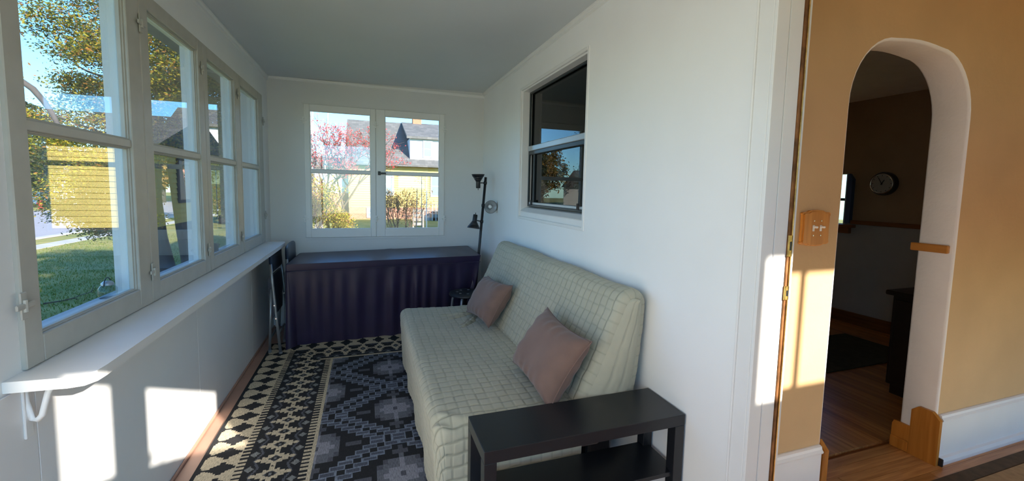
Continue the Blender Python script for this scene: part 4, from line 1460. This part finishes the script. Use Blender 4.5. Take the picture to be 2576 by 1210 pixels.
def front_tree():
    KS = .62
    def N(p):
        return (p[0] * KS, p[1] * KS, 1.4 + (p[2] - 1.4) * KS)
    t = thing('front_tree', (-2.38, 6.5, GZ), 'large yellow-green tree with two grey trunks on the lawn outside the left windows', 'tree')
    def wob(p, q, n, a):
        p, q = Vector(p), Vector(q)
        return [p.lerp(q, i / (n - 1)) + Vector((rng.uniform(-a, a), rng.uniform(-a, a), 0)) * (1 if 0 < i < n - 1 else 0) for i in range(n)]
    MB().tube([(-2.36, 6.5, GZ - .05), N((-3.87, 10.5, -1.0)), N((-3.95, 10.5, -.4)), N((-4.02, 10.5, .3)), N((-4.07, 10.5, 1.1)), N((-4.02, 10.5, 2.2)), N((-3.9, 10.6, 3.6)), N((-3.85, 10.6, 5.0))], [.16, .13, .105, .072, .062, .058, .045, .02], 14).build('trunk', M['bark'], t, True)
    MB().tube([(-2.10, 6.5, GZ - .05), N((-3.50, 10.5, -.6)), N((-3.62, 10.5, .5)), N((-3.72, 10.5, 1.7)), N((-3.70, 10.5, 2.6)), N((-3.55, 10.6, 3.8)), N((-3.5, 10.6, 5.0))], [.12, .088, .080, .076, .072, .055, .02], 14).build('trunk', M['bark'], t, True)
    for a, b, r in (((-3.95, 10.5, 2.0), (-4.9, 9.2, 2.5), .05), ((-3.70, 10.5, 2.2), (-2.6, 10.9, 2.7), .06), ((-3.9, 10.5, 3.0), (-5.2, 10.4, 3.6), .05),
                    ((-3.7, 10.5, 1.9), (-3.0, 12.2, 2.2), .06), ((-3.9, 10.6, 3.4), (-4.1, 8.9, 4.6), .04), ((-3.6, 10.5, 3.5), (-2.5, 11.8, 4.4), .04), ((-3.95, 10.5, 1.4), (-5.2, 10.2, 1.2), .03)):
        pts = wob(N(a), N(b), 6, .04)
        MB().tube(pts, [r * KS * (1 - .8 * i / 5) for i in range(6)], 8).build('branch', M['bark'], t, True)
    # the near limb that crosses the sky
    MB().tube([(-2.70, 4.20, 2.30), (-2.497, 4.34, 2.165), (-2.42, 4.34, 2.10), (-2.36, 4.34, 2.01), (-2.32, 4.34, 1.93), (-2.287, 4.34, 1.84)], [.018, .02, .022, .02, .018, .015], 8).build('branch', M['bark'], t, True)
    cen = []
    def add(n, c, r, sh=.35): cen.append(ellipsoid(n, N(c), [q * KS for q in r], sh))
    add(190, (-3.95, 10.4, 3.9), (1.65, 1.9, 1.7), .25)
    add(75, (-4.55, 10.2, 2.3), (1.25, 1.5, .75), .2)
    add(90, (-3.2, 10.7, 3.7), (1.3, 1.5, 1.2), .2)
    add(60, (-3.1, 11.0, 3.2), (1.2, 1.6, 1.1), .3)
    add(55, (-4.9, 10.1, 1.25), (.75, 1.1, .75), .1)
    add(26, (-4.65, 10.2, .75), (.55, .8, .35), .1)
    add(26, (-3.1, 12.0, 1.7), (.8, 1.3, .8), .2)
    cen = np.vstack(cen)
    # sprays: each clump is a flattened drooping plume
    n = 150000
    pos = clumped(n, cen, (.105, .105, .05))
    V, F = leaves(n, pos, .036, .35)
    o = fast_mesh('foliage', V, F, M['conifer'], t); o['kind'] = 'stuff'
front_tree()

def simple_tree(name, base, h, r, zc, leafm, label, n=9000, trunk=.15, size=.22, cat='tree', grp=None, rz=None, barkm=None):
    t = thing(name, base, label, cat, grp)
    b = Vector(base)
    MB().tube([b + Vector((0, 0, -.05)), b + Vector((.05, 0, h * .35)), b + Vector((-.05, .05, h * .7)), b + Vector((0, 0, h * .95))], [trunk, trunk * .8, trunk * .5, trunk * .1], 10).build('trunk', barkm or M['bark'], t, True)
    for k in range(5):
        a = rng.uniform(0, 2 * PI); z = h * rng.uniform(.3, .7)
        p = b + Vector((0, 0, z)); q = p + Vector((math.cos(a) * r * .7, math.sin(a) * r * .7, h * .12))
        MB().tube([p, p.lerp(q, .5) + Vector((0, 0, .1)), q], [trunk * .4, trunk * .25, trunk * .08], 6).build('branch', barkm or M['bark'], t, True)
    cen = ellipsoid(130, (b.x, b.y, b.z + zc), (r, r, rz or h * .42), .25)
    pos = clumped(n, cen, (r * .13, r * .13, r * .09))
    pos[:, 2] = np.maximum(pos[:, 2], GZ + .02)
    V, F = leaves(n, pos, size, .2)
    o = fast_mesh('foliage', V, F, leafm, t); o['kind'] = 'stuff'
simple_tree('street_tree', (-6.95, 25, GZ), 5.6, 1.15, 2.6, M['dark_leaf'], 'dark leafy tree seen through the third left window', 12000, .16, .16, rz=2.4)
simple_tree('street_tree', (-22.5, 38, GZ), 7.0, 2.6, 4.2, M['dark_leaf'], 'dark tree across the road at the edge of the first left window', 9000, .2, .34)
simple_tree('street_tree', (-19.5, 52, GZ), 8.0, 3.0, 4.8, M['autumn_leaf'], 'russet tree far across the road behind the front tree', 8000, .22, .4)
simple_tree('street_tree', (-12.5, 48, GZ), 8.0, 2.8, 4.8, M['autumn_leaf'], 'russet tree before the red brick house down the street', 8000, .22, .38)

def box_house(name, x0, x1, y0, y1, z1, ridge, mw, label, wins, ridge_axis='x'):
    h = thing(name, ((x0 + x1) / 2, y0, GZ), label, 'building')
    MB().box(x0, x1, y0, y1, GZ, z1).build('wall', mw, h)
    if ridge_axis == 'x':
        ym = (y0 + y1) / 2
        MB().prism([(y0 - .3, z1 - .05), (y1 + .3, z1 - .05), (ym, ridge)], 'x', x0 - .3, x1 + .3).build('roof', M['shingle'], h)
    else:
        xm = (x0 + x1) / 2
        MB().prism([(x0 - .3, z1 - .05), (x1 + .3, z1 - .05), (xm, ridge)], 'y', y0 - .3, y1 + .3).build('roof', M['shingle'], h)
    for a, b, c, d in wins:
        f = MB().box(a - .09, b + .09, y0 - .06, y0 + .01, c - .09, d + .09).build('window', M['white_siding'], h)
        MB().box(a, b, y0 - .075, y0 - .058, c, d).build('pane', M['house_glass'], f)
    return h
box_house('garage', -31, -23.6, 47, 54, 2.0, 4.2, M['white_siding'], 'white garage beyond the road at the left edge of the first window', [(-26.2, -25.4, .2, 1.2)])
box_house('brick_house', -21, -14.5, 60, 68, 4.6, 7.5, M['brick'], 'red brick house far down the street through the third left window', [(-18.2, -17.4, 2.4, 3.8), (-16.8, -16.0, 2.4, 3.8), (-18.2, -17.4, .2, 1.6), (-16.8, -16.0, .2, 1.6)])

def hydrant():
    x, y = -21.9, 39.2
    h = thing('fire_hydrant', (x, y, GZ), 'red fire hydrant on the grass across the road', 'hydrant')
    MB().lathe([(.0001, 0), (.16, 0), (.16, .05), (.11, .06), (.11, .42), (.13, .44), (.13, .50), (.0001, .50)], Matrix.Translation((x, y, GZ)), 16).build('barrel', M['red'], h, 'auto')
    MB().lathe([(.13, .50), (.11, .58), (.06, .64), (.03, .66), (.03, .70), (.0001, .71)], Matrix.Translation((x, y, GZ)), 16).build('bonnet', M['red'], h, True)
    for s in (-1, 1):
        MB().cyl((x, y, GZ + .36), (x + s * .20, y, GZ + .36), .06, n=12).build('nozzle_cap', M['red'], h, True)
hydrant()

# ---- yellow house next door
def yellow_house():
    Y = 28.0
    h = thing('yellow_house', (2, Y, GZ), 'yellow clapboard house with grey shingle roof and white dormer next door', 'building')
    X0, X1 = -1.0, 9.0
    zb, ze = .14, 2.86
    MB().box(X0, X1, Y + .05, Y + 9, GZ, ze).build('wall', M['siding'], h)
    MB().box(X0 - .04, X1 + .04, Y - .02, Y + .06, GZ, zb).build('foundation', M['brick'], h)
    nb = 19; hh = (ze - zb) / nb
    src = None
    for k in range(nb):
        z = zb + k * hh
        if src is None:
            src = MB().prism([(Y + .05, z), (Y - .012, z), (Y + .020, z + hh + .006), (Y + .05, z + hh + .006)], 'x', X0, X1).build('clapboard', M['siding'], h, origin=(0, Y, z))
        else:
            piece(src, (0, Y, z), h)
    for x in (X0,):
        MB().box(x - .05, x + .08, Y - .03, Y + .06, zb, ze).build('corner_board', M['siding'], h)
    # main roof
    RY, RZ = Y + 4.2, 6.12
    e0 = (Y - .45, ze - .12)
    MB().prism([e0, (Y - .45, ze + .02), (RY, RZ), (Y + 9.0, ze), (Y + 9.0, ze - .14), (RY, RZ - .16)], 'x', X0 - .25, X1 + .3).build('roof', M['shingle'], h)
    MB().box(X0 - .25, X1 + .3, Y - .50, Y - .45, ze - .10, ze + .02).build('eave_shade_strip', M['shingle'], h)  # thin shade line at the eave put in as a dark strip
    # white shed dormer
    dx0, dx1, dz0, dz1, dy = 2.66, 6.8, 2.98, 4.62, Y + .1
    MB().box(dx0, dx1, dy, RY, dz0, dz1 - .02).build('dormer', M['white_siding'], h)
    MB().prism([(dy - .25, dz1 - .06), (dy - .25, dz1 + .08), (RY, RZ + .05), (RY, RZ - .10)], 'x', dx0 - .22, dx1 + .2).build('dormer_roof', M['shingle'], h)
    def win(a, b, c, d, y):
        w = MB().box(a - .10, b + .10, y - .05, y + .02, c - .10, d + .10).build('window', M['white_siding'], h)
        m_ = (c + d) / 2
        MB().box(a, b, y - .062, y - .049, c, m_ - .025).build('pane', M['house_glass'], w)
        MB().box(a, b, y - .062, y - .049, m_ + .025, d).build('pane', M['house_glass'], w)
    win(3.58, 4.00, 3.50, 4.42, dy)
    win(.95, 1.55, 1.0, 2.25, Y)
    win(4.06, 4.62, .95, 2.18, Y)
    win(.10, .42, -.42, .02, Y - .02)
    MB().box(3.22, 3.85, RY - .25, RY + .3, RZ - .5, 6.75, .02).build('chimney', M['chimney'], h)
    MB().box(4.66, 4.76, Y - .14, Y - .04, GZ + .3, ze).build('downspout', M['grey_wood'], h)
    # low brick wing on the left
    MB().box(-3.6, X0 - .06, Y + .6, Y + 4, GZ, 1.0).build('brick_wing', M['brick'], h)
    MB().box(-3.55, X0 - .06, Y + .66, Y + 4, 1.0, 2.62).build('wing_wall', M['white_siding'], h)
    MB().prism([(Y + .35, 2.56), (Y + .35, 2.64), (Y + 2.4, 3.32), (Y + 4.2, 2.64), (Y + 4.2, 2.56)], 'x', -3.85, X0 - .27).build('wing_roof', M['shingle'], h)
    MB().box(-2.0, -1.3, Y + .62, Y + .70, 1.25, 2.2).build('wing_window', M['white_siding'], h)
    # side steps with a railing
    for k in range(3):
        MB().box(3.5 + .35 * k, 6, Y - 1.6, Y - .1, GZ, GZ + .2 * (k + 1), .01).build('step', M['grey_wood'], h)
    for a, b in (((3.2, Y - 1.65, .42), (6.2, Y - 1.65, .42)), ((3.2, Y - 1.65, .0), (6.2, Y - 1.65, .0))):
        MB().cyl(a, b, .03, n=8).build('handrail', M['grey_wood'], h)
    bs = MB().cyl((3.2, Y - 1.65, GZ), (3.2, Y - 1.65, .45), .022, n=6).build('baluster', M['white_siding'], h, origin=(3.2, Y - 1.65, GZ))
    for k in range(1, 14):
        piece(bs, (3.2 + k * .22, Y - 1.65, GZ), h)
yellow_house()
def outbuilding():
    X0, X1, Y0, Y1, zb, ze = 4.0, 12.5, 15.0, 21.0, .10, 2.55
    o = thing('yellow_outbuilding', (8, Y0, GZ), 'yellow clapboard outbuilding with a dark side window, mirrored in the left windows', 'building')
    MB().box(X0 + .05, X1, Y0 + .05, Y1, GZ, ze).build('wall', M['siding'], o)
    MB().box(X0 + .02, X1, Y0 + .02, Y1, GZ, zb).build('foundation', M['bark'], o)
    n = 15; hh = (ze - zb) / n
    f0 = s0 = None
    for k in range(n):
        z = zb + k * hh
        if f0 is None:
            f0 = MB().prism([(Y0 + .05, z), (Y0, z), (Y0 + .03, z + hh + .006), (Y0 + .05, z + hh + .006)], 'x', X0, X1).build('clapboard', M['siding'], o, origin=(X0, Y0, z))
            s0 = MB().prism([(X0 + .05, z), (X0, z), (X0 + .03, z + hh + .006), (X0 + .05, z + hh + .006)], 'y', Y0 + .002, Y1).build('clapboard', M['siding'], o, origin=(X0, Y0, z))
        else:
            piece(f0, (X0, Y0, z), o); piece(s0, (X0, Y0, z), o)
    MB().box(X0 - .02, X0 + .06, Y0 - .02, Y0 + .06, zb, ze, .004).build('corner_board', M['siding'], o)
    w = MB().box(X0 - .03, X0 + .05, 16.55, 17.65, .75, 2.25, .01).build('window', M['bark'], o)
    MB().box(X0 - .036, X0 - .029, 16.66, 17.54, .86, 2.14).build('pane', M['house_glass'], w)
    MB().prism([(Y0 - .3, ze - .05), (Y1 + .3, ze - .05), ((Y0 + Y1) / 2, 3.7)], 'x', X0 - .25, X1 + .2).build('roof', M['shingle'], o)
outbuilding()

def branching(mb, p, d, L, r, depth, tips, spread=.55, up=.15):
    q = p + d * L
    mid = p.lerp(q, .5) + Vector((rng.uniform(-1, 1), rng.uniform(-1, 1), rng.uniform(-.5, .5))) * L * .06
    mb.tube([p, mid, q], [r, r * .85, r * .68], 5, cap=False)
    tips.append((mid, q))
    if depth == 0:
        return
    for _ in range(rng.choice((2, 3, 3))):
        v = Vector((rng.gauss(0, spread), rng.gauss(0, spread), rng.gauss(up, spread * .7)))
        branching(mb, q, (d + v).normalized(), L * rng.uniform(.62, .85), r * .62, depth - 1, tips, spread, up)

def twig_plant(name, base, L, r, depth, stems, leafm, per, size, label, cat, spread=.55, up=.15, barkm=None, lean=.3, jit=.1):
    t = thing(name, base, label, cat)
    b = Vector(base)
    tips = []
    for k in range(stems):
        mb = MB()
        a = 2 * PI * k / max(stems, 1) + rng.random()
        d = Vector((math.cos(a) * lean, math.sin(a) * lean, 1)).normalized()
        branching(mb, b + Vector((math.cos(a) * .06, math.sin(a) * .06, -.03)), d, L, r, depth, tips, spread, up)
        mb.build('stem', barkm or M['twig'], t, True, recalc=False)
    pts = []
    for m_, q in tips:
        for _ in range(per):
            f = rng.random()
            p = m_.lerp(q, f)
            pts.append((p.x + rng.gauss(0, jit), p.y + rng.gauss(0, jit), max(GZ + .03, p.z + rng.gauss(0, jit))))
    V, F = leaves(len(pts), np.array(pts), size)
    o = fast_mesh('foliage' if leafm is not M['berry'] else 'berries', V, F, leafm, t); o['kind'] = 'stuff'
    return t
rng.seed(21)
twig_plant('berry_tree', (-1.15, 16.5, GZ), 1.32, .07, 6, 3, M['berry'], 4, .066, 'red-berried bare crab tree outside the far left window', 'tree', .55, .10, lean=.22, jit=.05)
rng.seed(4)
twig_plant('golden_shrub', (-1.75, 14.6, GZ), .70, .025, 4, 7, M['forsythia'], 10, .085, 'golden leafy shrub at the left of the far window', 'shrub', .40, .25, lean=.30)
rng.seed(8)
twig_plant('golden_shrub', (-1.25, 15.8, GZ), .42, .02, 4, 6, M['forsythia'], 10, .075, 'low yellow shrub in front of the brick wing', 'shrub', .45, .2, lean=.5)
rng.seed(15)
twig_plant('brown_bush', (.93, 12.4, GZ + .0), .62, .016, 4, 9, M['bush_leaf'], 3, .06, 'twiggy brown bush before the yellow house wall', 'shrub', .30, .30, lean=.34, jit=.05)
t_ = thing('evergreen_shrub', (1.85, -2.15, GZ), 'dark evergreen shrub behind the porch, outside the back panes', 'shrub')
MB().tube([(1.85, -2.15, GZ), (1.8, -2.15, .6), (1.9, -2.12, 1.8)], [.05, .04, .01], 8).build('stem', M['bark'], t_, True)
c_ = ellipsoid(46, (1.90, -2.15, 1.48), (.66, .3, .84), .2)
V_, F_ = leaves(5000, clumped(5000, c_, (.075, .06, .06)), .06, .2)
fast_mesh('foliage', V_, F_, M['dark_leaf'], t_)['kind'] = 'stuff'
# pale birch stems at the left edge of the far window
bt = thing('birch_tree', (-2.0, 17.5, GZ), 'pale slim birch stems behind the golden shrub', 'tree')
for k, (dx, dy, l) in enumerate(((0, 0, .05), (.16, .3, -.06), (.34, .1, .12))):
    MB().tube([(-2.0 + dx, 17.5 + dy, GZ), (-2.0 + dx + l, 17.5 + dy, 1.4), (-2.0 + dx + l * 2.2, 17.5 + dy, 3.4), (-2.0 + dx + l * 3, 17.5 + dy, 5.2)], [.05, .042, .03, .012], 8).build('stem', M['birch'], bt, True)
rng.seed(3)
twig_plant('bare_tree', (1.5, 44, GZ), 2.4, .16, 5, 1, M['autumn_leaf'], 0 or 1, .05, 'bare tree behind the ridge of the grey roof', 'tree', .5, .2, barkm=M['bark'], lean=.05)

# garden poles, bench and odds and ends before the yellow house
for x, y, z, lab in ((1.20, 11, 1.40, 'leaning garden pole beside the brown bush'), (1.335, 11, 1.75, 'tall slim garden pole left of the pale post'), (1.49, 11.2, 1.78, 'pale upright garden post before the right house window')):
    tag(MB().cyl((x, y, GZ), (x + (.02 if z < 1.5 else 0), y, z), .011 if z < 1.78 else .018, .009, 8).build('garden_pole', M['grey_wood'] if z < 1.78 else M['white_siding'], smooth=True), lab, 'pole')
tb = thing('garden_table', (1.72, 11.6, GZ), 'grey wooden garden table at the foot of the far right window', 'table')
MB().box(1.32, 2.2, 11.3, 11.9, .24, .29, .01).build('top', M['grey_wood'], tb)
for xx in (1.38, 2.12):
    for yy in (11.36, 11.84):
        MB().box(xx - .03, xx + .03, yy - .03, yy + .03, GZ, .24).build('leg', M['grey_wood'], tb)
ch = thing('garden_chair', (1.43, 12.6, GZ), 'dark slatted garden chair beyond the grey table', 'chair')
for k in range(4):
    MB().box(1.27, 1.60, 12.62, 12.65, .30 + k * .13, .39 + k * .13, .01).build('slat', M['grey_wood'], ch)
MB().box(1.27, 1.60, 12.2, 12.62, .16, .20, .01).build('seat', M['grey_wood'], ch)
for xx in (1.29, 1.58):
    for yy in (12.24, 12.62):
        MB().box(xx - .02, xx + .02, yy - .02, yy + .02, GZ, .16 if yy < 12.5 else .80).build('leg', M['grey_wood'], ch)

# small things on the outer sill
j = thing('glass_lantern', (-.962, 2.048, .948), 'small glass lantern on the outer sill of the first left window', 'lantern')
JM = Matrix.Translation((-.962, 2.048, .948))
MB().lathe([(.0001, 0), (.026, 0), (.029, .006), (.029, .038), (.022, .048), (.018, .052)], JM, 20).build('jar', M['jar'], j, True)
MB().lathe([(.019, .050), (.020, .058), (.012, .066), (.0001, .068)], JM, 20).build('lid', M['alum'], j, True)
MB().tube([(-.962, 2.048 + .024 * math.cos(a), .998 + .030 * math.sin(a)) for a in [PI * k / 12 for k in range(13)]], .0018, 6).build('handle', M['black_metal'], j, True)
def stone_ornament():
    c = Vector((-.945, 3.20, .948))
    mb = MB()
    o = thing('stone_ornament', c, 'mottled brown stone ornament on the sill of the third left window', 'ornament')
    P = []
    n, k = 16, 10
    for i in range(n):
        a = 2 * PI * i / (n - 1)
        for q in range(k):
            b = PI / 2 * q / (k - 1)
            r = 1 + .12 * math.sin(3 * a + 1) * math.cos(b) + .08 * math.sin(7 * a + 5 * b)
            P.append((c.x + .020 * r * math.cos(a) * math.cos(b), c.y + .075 * r * math.sin(a) * math.cos(b), c.z + .014 + .055 * r * math.sin(b)))
    mb.grid(P, n, k).build('body', M['stone'], o, True)
    for dy in (-.05, .05):
        MB().cyl((c.x, c.y + dy, c.z), (c.x, c.y + dy * .8, c.z + .024), .014, .017, 10).build('foot', M['stone'], o, True)
    MB().cyl((c.x, c.y + .055, c.z + .045), (c.x, c.y + .105, c.z + .050), .017, .006, 10).build('head', M['stone'], o, True)
stone_ornament()

# fallen branch and grass on the lawn
rng.seed(2)
mb = MB(); tp = []
branching(mb, Vector((-4.95, 8.75, GZ + .02)), Vector((.75, .62, .05)).normalized(), .35, .012, 2, tp, .35, .0)
tag(mb.build('fallen_branch', M['twig'], smooth=True, recalc=False), 'bare fallen branch lying on the shaded grass', 'branch')
def grass():
    n = 60000
    x = nrg.uniform(-9.0, -1.4, n); y = nrg.uniform(3.0, 20.0, n)
    keep = nrg.uniform(0, 1, n) < np.clip(1.3 - np.hypot(x, y) / 20, .1, 1)
    keep &= (x > -9.0) | (x < -9.65)
    x, y = x[keep], y[keep]; n = len(x)
    h = nrg.uniform(.025, .06, n); a = nrg.uniform(0, 2 * PI, n); w = .007
    lx, ly = nrg.normal(0, .02, n), nrg.normal(0, .02, n)
    z = np.full(n, GZ)
    V = np.stack([np.stack([x - w * np.cos(a), y - w * np.sin(a), z], 1), np.stack([x + w * np.cos(a), y + w * np.sin(a), z], 1), np.stack([x + lx, y + ly, z + h], 1)], 1).reshape(-1, 3)
    o = fast_mesh('lawn_grass', V, np.arange(n * 3).reshape(-1, 3), M['grass'])
    tag(o, 'short green and yellow lawn grass outside the left windows', 'grass', kind='stuff')
grass()
